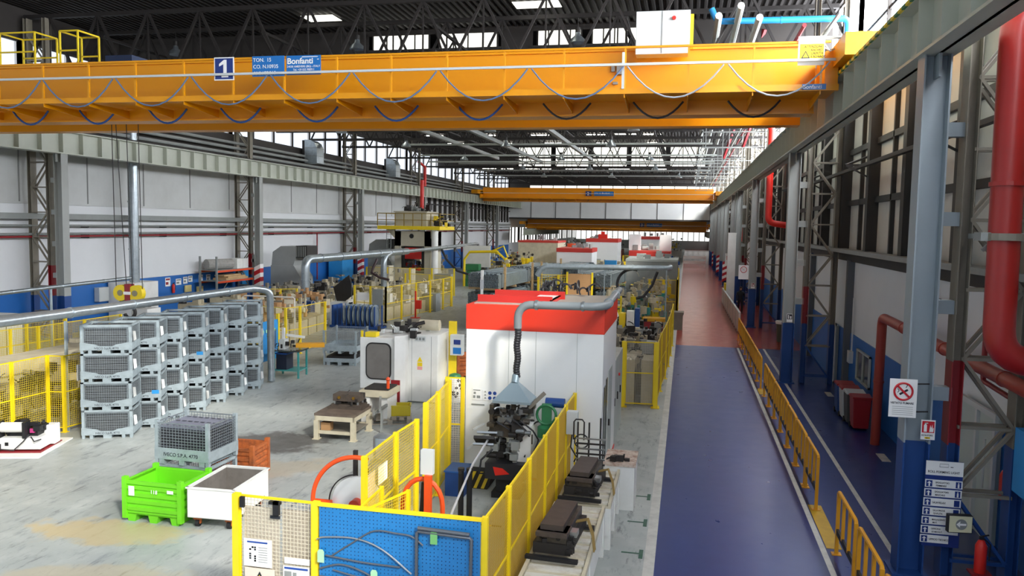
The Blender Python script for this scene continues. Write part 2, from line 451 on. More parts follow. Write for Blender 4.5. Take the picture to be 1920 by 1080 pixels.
# ------------------------------------------------------------------ end partition and the lower hall behind it
b = MB(); b.m = 0; b.box(-29.3,6.0,YE,YE+.3,6.75,9.75); b.m = 1; b.box(-29.3,6,YE,YE+.3,12.1,15.2); b.box(-29.3,6,YE-.1,YE,6.6,6.85)
b.box(-29.3,-25.5,YE,YE+.3,9.75,12.1)
tag(b.build('wall_back',[PANEL,W_DARK]), kind='structure')
f = MB()
for i in range(8): f.box(-25.2+i*4.1-.06,-25.2+i*4.1+.06,YE-.05,YE,6.8,9.7)
tag(f.build('trim_9',mat('joint_grey','6c6d6b',.6)), kind='structure')
p = MB(); p.box(-25.5,6,YE+.1,YE+.14,9.75,12.1); o = tag(p.build('window_%d' % nw, SKYD), kind='structure'); nw += 1
f = MB()
for i in range(17): f.box(-25.5+i*1.95-.06,-25.5+i*1.95+.06,YE,YE+.1,9.75,12.1)
f.box(-25.5,6,YE,YE+.1,10.9,11.0); f.build('window_frame', W_DARK, o)
b = MB(); b.box(-29.3,6,YE+.3,Y2,9.0,9.2); tag(b.build('ceiling', ROOF), kind='structure')
b = MB(); b.m = 0; b.box(-29.3,6.0,Y2,Y2+.3,0,2.2); b.box(-29.3,6,Y2,Y2+.3,5.3,9.2); tag(b.build('wall_back',[W_UP]), kind='structure')
p = MB(); p.box(-29.3,6,Y2+.1,Y2+.14,2.2,5.3); o = tag(p.build('window_%d' % nw, SKYF), kind='structure'); nw += 1
f = MB()
for i in range(26): f.box(-29+i*1.4-.08,-29+i*1.4+.08,Y2-.1,Y2+.1,2.2,5.3)
f.build('window_frame', W_DARK, o)
for s, xa, xb in (('left',-29.3,-29.0),('right',5.7,6.0)):
    b = MB(); b.box(xa,xb,YE,Y2,0,2.6); b.box(xa,xb,YE,Y2,5.2,9.2); tag(b.build('wall_'+s, W_WHITE), kind='structure')
    p = MB(); p.box(xa+.14,xa+.16,YE,Y2,2.6,5.2); o = tag(p.build('window_%d' % nw, SKYF), kind='structure'); nw += 1
    f = MB()
    for i in range(30): f.box(xa+.05,xa+.25,YE+i*2.8-.15,YE+i*2.8+(1.5 if i % 3 == 0 else .5),2.6,5.2)
    f.build('window_frame', W_DARK, o)
# door and window in the right wall
b = MB(); b.m = 0; b.box(5.5,5.6,31.3,32.4,.0,2.1); b.m = 1; b.box(5.46,5.5,31.2,32.5,0,.05); b.box(5.46,5.5,31.2,31.3,0,2.2); b.box(5.46,5.5,32.4,32.5,0,2.2); b.box(5.46,5.5,31.2,32.5,2.1,2.2)
d = tag(b.build('door_1',[LGREY,WHITE]), kind='structure')
h = MB(); h.box(5.42,5.46,31.45,31.5,1.0,1.2); h.build('door_handle', DARK, d)
b = MB(); b.m = 0; b.box(5.56,5.6,25.9,27.7,.85,1.75); b.m = 1
for y in (25.85,26.78,27.7): b.box(5.52,5.58,y,y+.06,.8,1.8)
for z in (.8,1.74): b.box(5.52,5.58,25.85,27.76,z,z+.06)
tag(b.build('window_%d' % nw,[GLASSD,LGREY]), kind='structure'); nw += 1
b = MB(); b.m = 0; b.box(5.5,5.6,15.6,17.4,0,2.3); b.m = 1; b.box(5.44,5.5,15.5,17.5,2.3,2.4)
for y in (15.5,16.42,17.4): b.box(5.44,5.5,y,y+.1,0,2.3)
d = tag(b.build('door_2',[mat('frosted_glass','b9c4bd',.35),PLASTIC]), kind='structure')
h = MB(); h.cyl((5.38,15.75,1.0),(5.38,15.75,1.9),.02); h.build('door_handle', PLASTIC, d)
# ------------------------------------------------------------------ crane runways
RUNW = mat('runway_paint','bcc0b2',.5,var=.25,col2='989b8d',scale=.8)
def runway(name, label, xc, face, ya, yb, zb, zt, pitch):
    t = thing(name, label, 'crane runway', (xc,ya,0))
    L = yb-ya; b = MB()
    b.box(-.03,.03,0,L,zb,zt); b.box(-.27,.27,0,L,zb,zb+.05); b.box(-.27,.27,0,L,zt-.05,zt)
    b.build('girder', RUNW, t)
    s = MB(); n = int(L/pitch)
    s.box(-.25 if face < 0 else .03, -.03 if face < 0 else .25, -.012,.012,zb+.05,zt-.05)
    s = s.build('web_stiffener', RUNW, t, loc=(0,.5*pitch,0))
    for i in range(1, n): dup(s, (0,(i+.5)*pitch,0))
    r = MB(); r.box(-.035,.035,0,L,zt,zt+.1); r.build('rail', DARK, t)
    return t
RL = runway('crane_runway','long pale grey ribbed crane girder along the left wall','x' and -27.0,1,12,131,8.36,9.37,1.2)
RR = runway('crane_runway','long pale grey crane girder along the right wall above the blue aisle',3.74,-1,6,131,8.36,9.37,1.26)
e = MB()
for i in range(64): e.m = i % 2; e.box(-.32,-.27,i*.25,i*.25+.25,9.33,9.39)
e.build('hazard_edge',[YEL,DGREEN],RR,loc=(0,0,0))
runway('crane_runway','low far pale girder under the third crane at left',-25.2,1,125,160,4.0,5.0,.7)
runway('crane_runway','low far girder under the third crane at right',3.6,-1,132,160,4.0,4.9,.7)

# ------------------------------------------------------------------ steel columns: crane column + braced wall column
POSTL = mat('post_grey','a3a6a2',.5,var=.2,col2='85867f',scale=1.2)
STR = mat('hazard_red','b81f2a',.5); 
def column(label, x, y, s, guard=None, blue=2.1, red=True):
    """s = +1: wall lies at +x"""
    t = thing('steel_column', label, 'column', (x,y,0))
    c = MB()
    c.box(-.2,-.175,-.2,.2,blue,8.36); c.box(.175,.2,-.2,.2,blue,8.36); c.box(-.175,.175,-.015,.015,blue,8.36)
    c.box(-.02,.02,-.3,.3,8.0,8.36)
    c.build('crane_post', BGREY if s > 0 and y < 20 else POSTL, t)
    p = MB()
    p.box(-.2,-.175,-.2,.2,0,blue); p.box(.175,.2,-.2,.2,0,blue); p.box(-.175,.175,-.015,.015,0,blue); p.box(-.28,.28,-.28,.28,0,.04)
    p.build('post_base', NBLUE, t)
    for k, xx in enumerate((.55,1.5)):
        h = MB(); xx *= s
        for z0, z1, m in ((0,blue,1),(blue,blue+1.35,2 if red and k == 0 else 0),(blue+1.35,14.2,0)):
            h.m = m; h.box(xx-.09,xx-.075,-.17,.17,z0,z1); h.box(xx+.075,xx+.09,-.17,.17,z0,z1); h.box(xx-.075,xx+.075,-.01,.01,z0,z1)
        h.build('wall_post', [TAUPE,NBLUE,DRED], t)
    br = MB(); z = .3; k = 0
    while z < 13.2:
        a, c2 = (.62*s,1.42*s) if k % 2 else (1.42*s,.62*s)
        for yy in (-.13,.13): 
            br.m = 1 if z+.9 < blue else 0
            br.bar((a,yy,z),(c2,yy,z+1.1),.07,.05); br.bar((.6*s,yy,z),(1.45*s,yy,z),.06,.05)
        z += 1.1; k += 1
    br.build('lattice_bracing',[TAUPE,NBLUE],t)
    ti = MB()
    for z in (2.9,4.3,5.7,7.1): ti.box(min(.2*s,.5*s),max(.2*s,.5*s),-.1,.1,z,z+.22)
    ti.build('tie_plate', BGREY if s > 0 and y < 20 else POSTL, t)
    if guard:
        g = MB(); h0, h1 = guard
        n = int((h1-h0)/.28)
        for i in range(n):
            g.m = i % 2; zz = h0+i*.28
            g.add([(-.215,-.215,zz),(.215,-.215,zz+.22),(.215,-.215,zz+.5),(-.215,-.215,zz+.28)],[(0,1,2,3)])
            g.add([(.215,-.215,zz+.22),(.215,.2,zz+.22),(.215,.2,zz+.5),(.215,-.215,zz+.5)],[(0,1,2,3)])
            g.add([(-.215,-.215,zz),(-.215,.2,zz),(-.215,.2,zz+.28),(-.215,-.215,zz+.28)],[(3,2,1,0)])
        g.build('hazard_guard',[STR,PAPER],t)
    return t
COLL = [30.7+BAY*k for k in range(6)]
for k, y in enumerate(COLL):
    column('braced grey steel column on the left wall, '+ORD[k]+' from the camera', -27.0, y, -1, (.9,2.75) if k in (1,2,3) else None)
COLR = [14.05+BAY*k for k in range(7)]
CR = []
for k, y in enumerate(COLR):
    CR.append(column('braced grey steel column with blue foot on the right wall, '+ORD[k]+' from the camera', 3.74, y, 1, (0.4,2.6) if k in (4,5,6) else None, blue=2.2))
for k, y in enumerate((60,68,80,88,99,108,122,128)):
    column('grey intermediate wall post far down the right wall, '+ORD[k]+' from the camera', 3.74, y+1.5, 1)
# ------------------------------------------------------------------ roof trusses
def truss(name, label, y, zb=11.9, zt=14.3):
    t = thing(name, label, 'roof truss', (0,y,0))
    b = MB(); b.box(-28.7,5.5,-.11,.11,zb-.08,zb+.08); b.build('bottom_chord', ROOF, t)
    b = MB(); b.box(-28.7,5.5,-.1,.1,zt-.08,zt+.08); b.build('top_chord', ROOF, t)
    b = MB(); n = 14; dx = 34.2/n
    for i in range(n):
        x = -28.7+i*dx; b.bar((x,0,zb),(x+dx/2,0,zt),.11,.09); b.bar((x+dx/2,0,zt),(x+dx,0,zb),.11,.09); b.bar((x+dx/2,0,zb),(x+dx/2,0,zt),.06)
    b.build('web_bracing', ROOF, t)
    return t
ty = [30.8,34.0,39.6,44.6,47.5,53,58.4,64.2,75,86.5,97.7,108.9,120]
for k, y in enumerate(ty):
    truss('roof_truss','dark steel lattice truss under the roof, '+ORD[k]+' one away from the camera', y)
def lbeam(label, x, y0, y1, z0=12.4, z1=13.4):
    t = thing('lattice_beam', label, 'roof beam', (x,y0,0)); L = y1-y0
    b = MB(); b.box(-.06,.06,0,L,z0-.05,z0+.05); b.box(-.06,.06,0,L,z1-.05,z1+.05); b.build('chord', ROOF, t)
    b = MB(); n = int(L/1.4)
    for i in range(n): b.bar((0,i*1.4,z0 if i%2 else z1),(0,(i+1)*1.4,z1 if i%2 else z0),.06)
    b.build('bracing', ROOF, t)
for k, x in enumerate((-25,-17.5,-10,-2.5)):
    lbeam('dark lattice beam running lengthwise under the roof, '+ORD[k]+' from the left wall', x, 31, 130)
# ------------------------------------------------------------------ bridge cranes
def catenary(a, b, sag, n=10):
    a = Vector(a); b = Vector(b); return [a.lerp(b,i/n)-Vector((0,0,sag*4*(i/n)*(1-i/n))) for i in range(n+1)]
FESTG = mat('cable_grey','a4a9b0',.5); FESTB = mat('cable_blue_grey','5f7596',.5)
def crane(label, y, dz, num, festoon, signs=True, posts=True):
    """y = walkway edge; dz shifts heights"""
    t = thing('bridge_crane', label, 'overhead crane', (0,y,dz))
    g = MB(); g.box(-26.6,3.12,1.75,2.35,8.64,10.36); g.box(-26.6,3.12,1.68,2.42,8.62,8.66); g.box(-26.6,3.12,1.68,2.42,10.34,10.4)
    g.build('front_girder', CRANE, t)
    g = MB(); g.box(-26.6,3.12,4.3,4.9,8.64,10.15); g.build('rear_girder', CRANE, t)
    wk = MB(); wk.box(-26.6,3.42,0,1.75,9.0,9.03); wk.box(-26.6,3.42,-.02,.02,8.93,9.08); wk.box(-26.6,3.42,.02,.12,8.93,8.95)
    wk.build('walkway', CRANE, t)
    xs = [3.01-1.553*i for i in range(19)]
    for x in xs:
        b = MB(); b.prism([(0.02,8.94),(0.02,8.84),(1.75,8.7),(1.75,8.94)],'x',x-.012,x+.012); b.box(x-.07,x+.07,.02,1.7,8.80,8.815) if 0 else None
        b.build('bracket', CRANE, t)
        if posts:
            b = MB(); b.box(x-.025,x+.025,0,.05,9.08,10.07); b.build('guardrail_post', CRANE, t)
    b = MB(); b.box(-26.6,3.2,-.02,.05,10.05,10.1); b.build('top_rail', CRANE, t)
    for sx, x0, x1 in ((1,3.3,4.15),(-1,-27.4,-26.55)):
        e = MB(); e.box(x0,x1,-1.3,6.3,9.5,10.0)
        for yy in (-1.0,5.6): e.cyl(((x0+x1)/2+.12,yy,9.47),((x0+x1)/2-.12,yy,9.47),.2) if 0 else None
        e.build('end_carriage', CRANE, t)
        e = MB(); e.box(3.13,3.43,.2,1.6,9.1,9.9) if sx > 0 else e.box(-26.68,-26.55,.2,1.6,9.1,9.9)
        e.build('end_plate', CRANE, t)
    tr = MB(); tr.box(-26.6,3.4,-.16,-.1,9.6,9.66); tr.build('festoon_track', PLASTIC, t)
    if festoon:
        fx = [3.23-2.43*i for i in range(13)]
        for a, c in zip(fx[:-1], fx[1:]):
            f = MB(); q = catenary((a-.05,-.13,9.58),(c+.05,-.13,9.58),.78); f.tube(q,.022,6); f.build('festoon_cable', FESTG if c > -4 else FESTB, t, smooth=True)
        for a in fx[::1]:
            f = MB(); q = catenary((a-1.0,1.2,8.9),(a-2.3,1.2,8.9),.42); f.tube(q,.03,6); f.build('lower_cable', HOSE if a > -4 else NBLUE, t, smooth=True)
    return t
C1 = crane('near yellow bridge crane with sign 1 spanning the whole hall', 20.68, 0, '1', True)
C2 = crane('middle yellow bridge crane with sign 2 far down the hall', 102.6, .08, '2', False, posts=False)
C3 = crane('farthest yellow bridge crane with sign 3 behind the white partition', 133.5, -3.75, '3', False, posts=False)
def plate(parent, name, x0, x1, y, z0, z1, m, th=.02):
    b = MB(); b.box(x0,x1,y-th,y,z0,z1); return b.build(name, m, parent)
# signs of the near crane
p = plate(C1,'number_sign',-13.06,-12.45,-.04,9.48,10.11,PAPER); b = MB(); b.box(-13.03,-12.48,-.064,-.06,9.51,10.08); b.build('sign_face', SIGNN, p)
b = MB(); b.prism([(-12.83,9.56),(-12.62,9.56),(-12.62,9.61),(-12.67,9.61),(-12.67,10.04),(-12.75,10.04),(-12.9,9.93),(-12.9,9.86),(-12.77,9.92),(-12.77,9.61),(-12.83,9.61)],'y',-.07,-.066); b.build('figure_one', PAPER, p)
p = plate(C1,'rating_sign',-11.89,-10.93,-.04,9.56,10.11,SIGNB)
for i,(a,c) in enumerate((('TON.','15'),('CO. N.','10935'),('ANNO','2015'))):
    text(a,.14,(-11.86,-.065,9.96-.18*i),PAPER,p); text(c,.14,(-11.45,-.065,9.96-.18*i),PAPER,p)
p = plate(C1,'maker_sign',-10.86,-9.85,-.04,9.58,10.1,SIGNB)
text('Bonfanti',.22,(-10.84,-.065,9.88),PAPER,p,sx=1.05,bold=.02); b = MB(); b.box(-10.4,-9.93,-.066,-.062,10.05,10.07); b.box(-9.95,-9.9,-.066,-.062,9.98,10.0); b.build('sign_stripe', PAPER, p)
for i,s in enumerate(('24030 AMBIVERE (BG) - ITALY','Tel. +39 035 908911','Fax +39 035 908099')): text(s,.075,(-10.84 if i == 0 else -10.66,-.065,9.78-.085*i),PAPER,p)
p = plate(C1,'warning_sign',2.46,3.06,-.04,9.52,10.2,PAPER); b = MB(); b.box(2.5,3.04,-.066,-.062,9.64,10.02); b.build('sign_face', SIGNY, p)
b = MB(); b.prism([(2.53,9.68),(2.73,9.68),(2.63,9.86)],'y',-.07,-.067); b.build('warning_triangle', INK, p)
b = MB(); b.prism([(2.565,9.70),(2.695,9.70),(2.63,9.82)],'y',-.073,-.07); b.build('triangle_face', SIGNY, p)
for i,s in enumerate(('ATTENZIONE','RISCHIO','CADUTA','E SCHIACC.')): text(s,.075,(2.6 if i == 0 else 2.75,-.07,9.93-.078*i),INK,p,sx=.9)
p = plate(C1,'maker_plate',2.59,3.13,-.03,8.95,9.08,SIGNB); text('Bonfanti',.13,(2.6,-.055,8.97),PAPER,p)
for c, n, x in ((C2,'2',-12.9),(C3,'3',-7.6)):
    p = plate(c,'number_sign',x,x+.72,1.74,9.4,10.0,SIGNN,.3); text(n,.6,(x+.18,1.42,9.48),PAPER,p)
    p = plate(c,'maker_sign',x+1.1,x+3.6,1.74,9.42,9.98,SIGNB,.3); text('Bonfanti',.3,(x+2.1,1.42,9.65),PAPER,p); text('TON. 15',.22,(x+1.15,1.42,9.65),PAPER,p)
# cabinet, boxes, rails and motor on the near crane
cb = MB(); cb.box(-1.47,-.09,1.0,1.5,10.1,11.2); k = cb.build('control_cabinet', PLASTIC, C1, bevel=.01)
b = MB(); b.box(-.805,-.79,.985,1.0,10.12,11.18); b.build('door_gap', MGREY, k)
b = MB(); b.cyl((-.5,1.0,11.0),(-.5,.94,11.0),.05); b.build('stop_button', RED, k)
b = MB(); b.box(-.09,0.0,1.05,1.45,10.3,11.1); b.build('cabinet_side', YEL, k)
b = MB(); b.box(-2.0,-1.78,1.6,1.75,9.72,10.02); b.box(-2.15,-2.06,1.66,1.75,9.8,9.98); b.box(-2.1,-1.97,1.68,1.75,9.46,9.53); b.build('junction_box', MGREY, C1)
b = MB(); b.box(-1.72,-1.66,-.06,-.02,9.05,9.95); b.build('conduit', PLASTIC, C1)
b = MB(); b.cyl((3.05,.6,9.75),(3.55,.6,9.75),.12); b.cyl((3.55,.6,9.75),(3.75,.6,9.75),.08); b.tube([(3.0,.1,10.0),(3.2,.0,9.85),(3.35,.1,9.95)],.02); b.build('travel_motor', PLASTIC, C1, smooth=True)
b = MB(); b.box(3.6,3.95,.3,1.2,9.9,10.2); b.bar((3.8,.2,10.1),(4.0,.9,10.35),.12); b.build('buffer', ORANGE, C1)
for x0, x1 in ((-23.3,-21.9),(-20.9,-20.2)):
    yr = MB()
    for yy in (3.2,4.2):
        for x in (x0,x1): yr.bar((x,yy,10.2),(x,yy,11.85),.05)
        for z in (11.85,11.2): yr.bar((x0,yy,z),(x1,yy,z),.05)
    for x in (x0,x1): yr.bar((x,3.2,11.85),(x,4.2,11.85),.05)
    yr.build('trolley_railing', YEL, C1)
b = MB(); b.box(-19.0,-18.0,3.0,3.8,10.3,10.95); b.build('hoist_box', mat('hoist_blue','1d2c4a',.5), C1)
b = MB()
for x in (-17,-16.1,-13.5): b.bar((x,5.5,10.1),(x,5.5,11.2),.05)
b.bar((-17,5.5,11.2),(-16.1,5.5,11.0),.05); b.bar((-16.1,5.5,11.2),(-13.5,5.5,10.75),.05); b.build('trolley_frame', MGREY, C1)
# ------------------------------------------------------------------ stacked wire containers
def ibin(label, loc, rz, group, h=.73, w=1.2, d=.92, card=None, letter='IVECO S.p.A. 4770', tall_mesh=True):
    t = thing('wire_container', label, 'container', loc, rz, group)
    b = MB()
    for x in (-w/2,w/2-.07):
        for y in (-d/2,d/2-.07): b.box(x,x+.07,y,y+.07,.0,h)
    b.box(-w/2,w/2,-d/2,d/2,.10,.135)
    for y in (-d/2,d/2-.06): b.box(-w/2,w/2,y,y+.05,h-.05,h)
    for x in (-w/2,w/2-.05): b.box(x,x+.05,-d/2,d/2,h-.05,h)
    b.build('frame', GALVP, t)
    s = MB()
    o = [(-w/2,.09),(w/2,.09),(w/2,.30),(.24,.235),(.15,.19),(-.15,.19),(-.24,.235),(-w/2,.30)]
    s.prism(o,'y',-d/2-.012,-d/2)
    s.prism([(-d/2,.09),(d/2,.09),(d/2,.28),(-d/2,.28)],'x',w/2,w/2+.012); s.prism([(-d/2,.09),(d/2,.09),(d/2,.28),(-d/2,.28)],'x',-w/2-.012,-w/2)
    s.box(-w/2,w/2,d/2,d/2+.012,.09,.28)
    s.build('skirt', GALVP, t)
    f = MB(); f.box(-.1,.1,-d/2,d/2,0,.1)
    f.box(-.42,-.34,-d/2,d/2,0,.1); f.box(.34,.42,-d/2,d/2,0,.1); f.build('foot_runner', GALVP, t)
    for nm, o, u, n in (('front',(-w/2+.07,-d/2+.01,.2),(w-.14,0,0),20),('back',(-w/2+.07,d/2-.01,.2),(w-.14,0,0),20),
                    ('side',(w/2-.01,-d/2+.07,.2),(0,d-.14,0),15),('side',(-w/2+.01,-d/2+.07,.2),(0,d-.14,0),15)):
        m = MB(); m.wires(o,u,(0,0,h-.26),n,10,.007)
        if nm == 'front':
            m.bar((-w/2+.09,-d/2,.27),(-w/2+.09,-d/2,h-.06),.02); m.bar((w/2-.09,-d/2,.27),(w/2-.09,-d/2,h-.06),.02); m.bar((-w/2+.09,-d/2,h-.07),(w/2-.09,-d/2,h-.07),.02)
        m.build('mesh_panel', GALV, t)
    text(letter,.075,(-.28 if len(letter) > 10 else -.1,-d/2-.014,.115),INK,t,depth=.001)
    if card:
        c = MB(); c.box(.38,.56,-d/2-.02,-d/2-.015,.2,.3); c.build('label_card', card, t)
    return t
b0 = ibin('galvanised wire container, lowest one of the stack nearest the camera in the row', (0,0,0), 0, 'galvanised wire containers stacked four high')
b0b = ibin('x', (0,0,0), 0, 'galvanised wire containers stacked four high', card=SKYB)
wc = MB(); wc.add([(.0,-.012,.36),(.02,-.02,.1),(.09,-.016,.14),(.07,-.012,.36)],[(0,1,2,3)])
tagm = wc.v, wc.f
STK = [(-14.42,17.96),(-14.38,19.02),(-14.42,20.06),(-14.40,21.12),(-14.46,22.22),(-14.44,23.28),(-14.46,24.36)]
LV = ['lowest','second from the floor','third from the floor','topmost']
parts = MB()
for k, (x, y) in enumerate(STK):
    for l in range(4):
        lab = 'galvanised wire container, %s in the %s stack from the camera' % (LV[l], ORD[k])
        rz = .42+R.uniform(-.03,.03); z = l*.725; loc = (x+R.uniform(-.015,.015), y, z)
        if k == 0 and l == 0: o = b0; o.location = loc; o.rotation_euler = (0,0,rz); o['label'] = lab
        elif (k,l) in ((1,1),(3,2)):
            o = b0b if (k,l) == (1,1) else dup(b0b); o.location = loc; o.rotation_euler = (0,0,rz); o['label'] = lab
        else: o = dup(b0, loc, rz, lab)
        if R.random() < .75:
            q = MB(); q.add([(a+.6,bb-.42+.1,c+.2) for a,bb,c in tagm[0]], tagm[1]); 
            c = q.build('paper_tag', PAPER, o); c.rotation_euler = (0,0,0)
        n = 7
        for i in range(n):
            M2 = Matrix.Translation(loc) @ Matrix.Rotation(rz,4,'Z')
            zz = .17+i*.072; o2 = len(parts.v)
            parts.box(-.52,.52,-.385+R.uniform(0,.03),.38,zz,zz+.058)
            for j in range(o2, len(parts.v)): parts.v[j] = tuple(M2 @ Vector(parts.v[j]))
PARTG = mat('grey_parts','6d6f70',.5,.4,var=.4,col2='4b4c4c',scale=8)
tag(parts.build('metal_parts', PARTG), 'layers of grey metal strips lying inside the stacked wire containers','metal parts',kind='stuff')

# ------------------------------------------------------------------ foreground: green box, cage, trolley
def sheetbin(name, label, loc, rz, m, w, d, h, group=None, ribs=4, legs=True, inner=None):
    t = thing(name, label, 'metal box', loc, rz, group)
    b = MB(); z0 = .13; th = .03
    b.box(-w/2,w/2,-d/2,-d/2+th,z0,h); b.box(-w/2,w/2,d/2-th,d/2,z0,h); b.box(-w/2,-w/2+th,-d/2,d/2,z0,h); b.box(w/2-th,w/2,-d/2,d/2,z0,h); b.box(-w/2,w/2,-d/2,d/2,z0,z0+.03)
    b.build('body', inner or m, t, bevel=.004)
    r = MB(); dz = (h-z0-.1)/ribs
    for i in range(ribs):
        z = z0+.06+i*dz
        r.prism([(-d/2,z),(-d/2-.025,z+.03),(-d/2-.025,z+dz*.72),(-d/2,z+dz*.8)],'x',-w/2+.05,w/2-.05)
        r.prism([(d/2,z),(d/2+.025,z+.03),(d/2+.025,z+dz*.72),(d/2,z+dz*.8)],'x',-w/2+.05,w/2-.05)
        for s in (-1,1): r.prism([(s*w/2,z),(s*(w/2+.025),z+.03),(s*(w/2+.025),z+dz*.72),(s*w/2,z+dz*.8)],'y',-d/2+.05,d/2-.05)
    r.build('corrugated_side', m, t)
    r = MB()
    r.box(-w/2-.03,w/2+.03,-d/2-.03,-d/2+.02,h-.05,h+.01); r.box(-w/2-.03,w/2+.03,d/2-.02,d/2+.03,h-.05,h+.01)
    for s in (-1,1): r.box(s*w/2-.03,s*w/2+.03,-d/2,d/2,h-.05,h+.01)
    r.build('rim', m, t)
    for x in (-w/2,w/2):
        for y in (-d/2,d/2):
            p = MB(); p.box(x-.045,x+.045,y-.045,y+.045,.06,h+.08); p.build('corner_post', m, t)
    if legs:
        for x in (-w/2+.12,0,w/2-.12):
            p = MB(); p.prism([(x-.11,.15),(x-.07,0),(x+.07,0),(x+.11,.15)],'y',-d/2,d/2); p.build('foot_runner', m, t)
    return t
gb = sheetbin('green_metal_box','bright green corrugated steel box on the floor at front left',(-9.42,13.18,0),-.02,GREEN,1.16,.86,.76)
b = MB(); b.box(-.48,-.36,-.475,-.47,.5,.68); b.box(.33,.46,-.475,-.47,.6,.66); b.build('paper_label', PAPER, gb); text('118',.1,(-.02,-.475,.57),PAPER,gb)
b = MB(); b.box(.61,.615,.1,.25,.55,.68); b.build('side_label', PAPER, gb)
cg0 = ibin('lower galvanised wire container behind the bright green box',(-9.5,14.25,0),-.03,None,h=.78,d=.95)
def cage(label, loc, rz, h=.95, w=1.2, d=1.0, group=None, letter=True):
    t = thing('wire_container', label, 'container', loc, rz, group)
    b = MB()
    for x in (-w/2,w/2-.07):
        for y in (-d/2,d/2-.07): b.box(x,x+.07,y,y+.07,0,h+.05)
    b.box(-w/2,w/2,-d/2,d/2,.12,.15); b.build('frame', GALVP, t)
    s = MB(); s.box(-w/2,w/2,-d/2-.01,-d/2,.1,.33); s.box(-w/2,w/2,d/2,d/2+.01,.1,.3); s.box(w/2,w/2+.01,-d/2,d/2,.1,.3); s.box(-w/2-.01,-w/2,-d/2,d/2,.1,.3); s.build('skirt', GALVP, t)
    for x in (-.45,0,.45):
        f = MB(); f.box(x-.06,x+.06,-d/2,d/2,0,.1); f.build('foot_runner', GALVP, t)
    for o, u, n in (((-w/2+.06,-d/2+.01,.3),(w-.12,0,0),16),((-w/2+.06,d/2-.01,.3),(w-.12,0,0),16),((w/2-.01,-d/2+.06,.3),(0,d-.12,0),14),((-w/2+.01,-d/2+.06,.3),(0,d-.12,0),14)):
        m = MB(); m.wires(o,u,(0,0,h-.3),n,9,.008); u2 = Vector(u); o2 = Vector(o)
        for z in (0,h-.3): m.bar(o2+Vector((0,0,z)),o2+u2+Vector((0,0,z)),.02)
        m.build('mesh_panel', GALV, t)
    if letter: text('IVECO S.P.A. 4770',.1,(-.4,-d/2-.014,.17),INK,t,depth=.001)
    return t
cg1 = cage('galvanised wire container full of grey plates standing on another behind the green box',(-9.5,14.25,.785),-.03,h=.82)
pl = MB(); PLATE = mat('stacked_plate','8d90a0',.45,.3,var=.3,col2='6d7080',scale=4)
for i in range(10): pl.m = 0 if i == 9 else 1; pl.box(-.53,.53,-.43,.43,1.0+i*.055,1.04+i*.055)  # plates below the top one darkened to paint shade inside the cage
for i in range(7):
    for yy in (-.36,-.05,.3): pl.m = 1; pl.box(-.45+i*.14,-.36+i*.14,yy,yy+.035,1.551,1.556)
o = pl.build('metal_plates',[PLATE,mat('plate_shade_and_slot','45464c',.5)]); o.location = (-9.5,14.25,0); o.rotation_euler = (0,0,-.03)
tag(o,'stack of grey perforated plates inside the upper wire container','metal plates')
t = thing('scrap_trolley','white sheet steel trolley on castors beside the green box','trolley',(-8.28,13.42,0),.05)
b = MB(); w, d, h = .9,1.38,.74; z0 = .2
b.m = 0
for a in ((-w/2,w/2,-d/2,-d/2+.02),(-w/2,w/2,d/2-.02,d/2),(-w/2,-w/2+.02,-d/2,d/2),(w/2-.02,w/2,-d/2,d/2)): b.box(*a,z0,h)
b.box(-w/2,w/2,-d/2,d/2,z0,z0+.02); b.build('tub', mat('trolley_white','efefea',.4,var=.25,col2='cfcabd',scale=1.5), t, bevel=.004)
b = MB()
for a in ((-w/2+.02,w/2-.02,-d/2+.02,-d/2+.025),(-w/2+.02,w/2-.02,d/2-.025,d/2-.02),(-w/2+.02,-w/2+.025,-d/2+.02,d/2-.02),(w/2-.025,w/2-.02,-d/2+.02,d/2-.02)): b.box(*a,z0,h-.02)
b.box(-w/2+.02,w/2-.02,-d/2+.02,d/2-.02,z0+.02,z0+.03); b.build('tub_lining', mat('tub_inside','77716a',.6,var=.5,col2='4d4842',scale=4), t)
b = MB()
for a in ((-w/2-.02,w/2+.02,-d/2-.02,-d/2+.03),(-w/2-.02,w/2+.02,d/2-.03,d/2+.02),(-w/2-.02,-w/2+.03,-d/2,d/2),(w/2-.03,w/2+.02,-d/2,d/2)): b.box(*a,h,h+.025)
b.build('rim', WHITE, t)
for x in (-w/2+.14,w/2-.14):
    for y in (-d/2+.13,d/2-.13):
        c = MB(); c.m = 0; c.box(x-.07,x+.07,y-.05,y+.05,.14,.2); c.bar((x-.045,y,.06),(x-.045,y,.15),.012,.06); c.bar((x+.045,y,.06),(x+.045,y,.15),.012,.06); c.m = 1; c.cyl((x-.035,y,.07),(x+.035,y,.07),.07); c.build('castor',[RUST,BLACK],t)
b = MB(); q = random.Random(3)
for i in range(34):
    x, y = q.uniform(-.36,.3), q.uniform(-.55,.45); a = q.uniform(0,PI); l = q.uniform(.1,.3)
    b.tube([(x,y,.24+q.uniform(0,.08)),(x+l*.4*math.cos(a),y+l*.4*math.sin(a),.33+q.uniform(0,.05)),(x+l*math.cos(a),y+l*math.sin(a),.26)],.012,5)
o = b.build('scrap_offcuts', HOSE); o.location = (-8.28,13.42,0); o.rotation_euler = (0,0,.05)
tag(o,'dark metal offcuts lying in the bottom of the white trolley','scrap',kind='stuff')
sheetbin('rusty_metal_box','rusty orange steel box half hidden behind the wire container at front left',(-9.4,15.65,0),.05,RUST,.95,.7,.72)
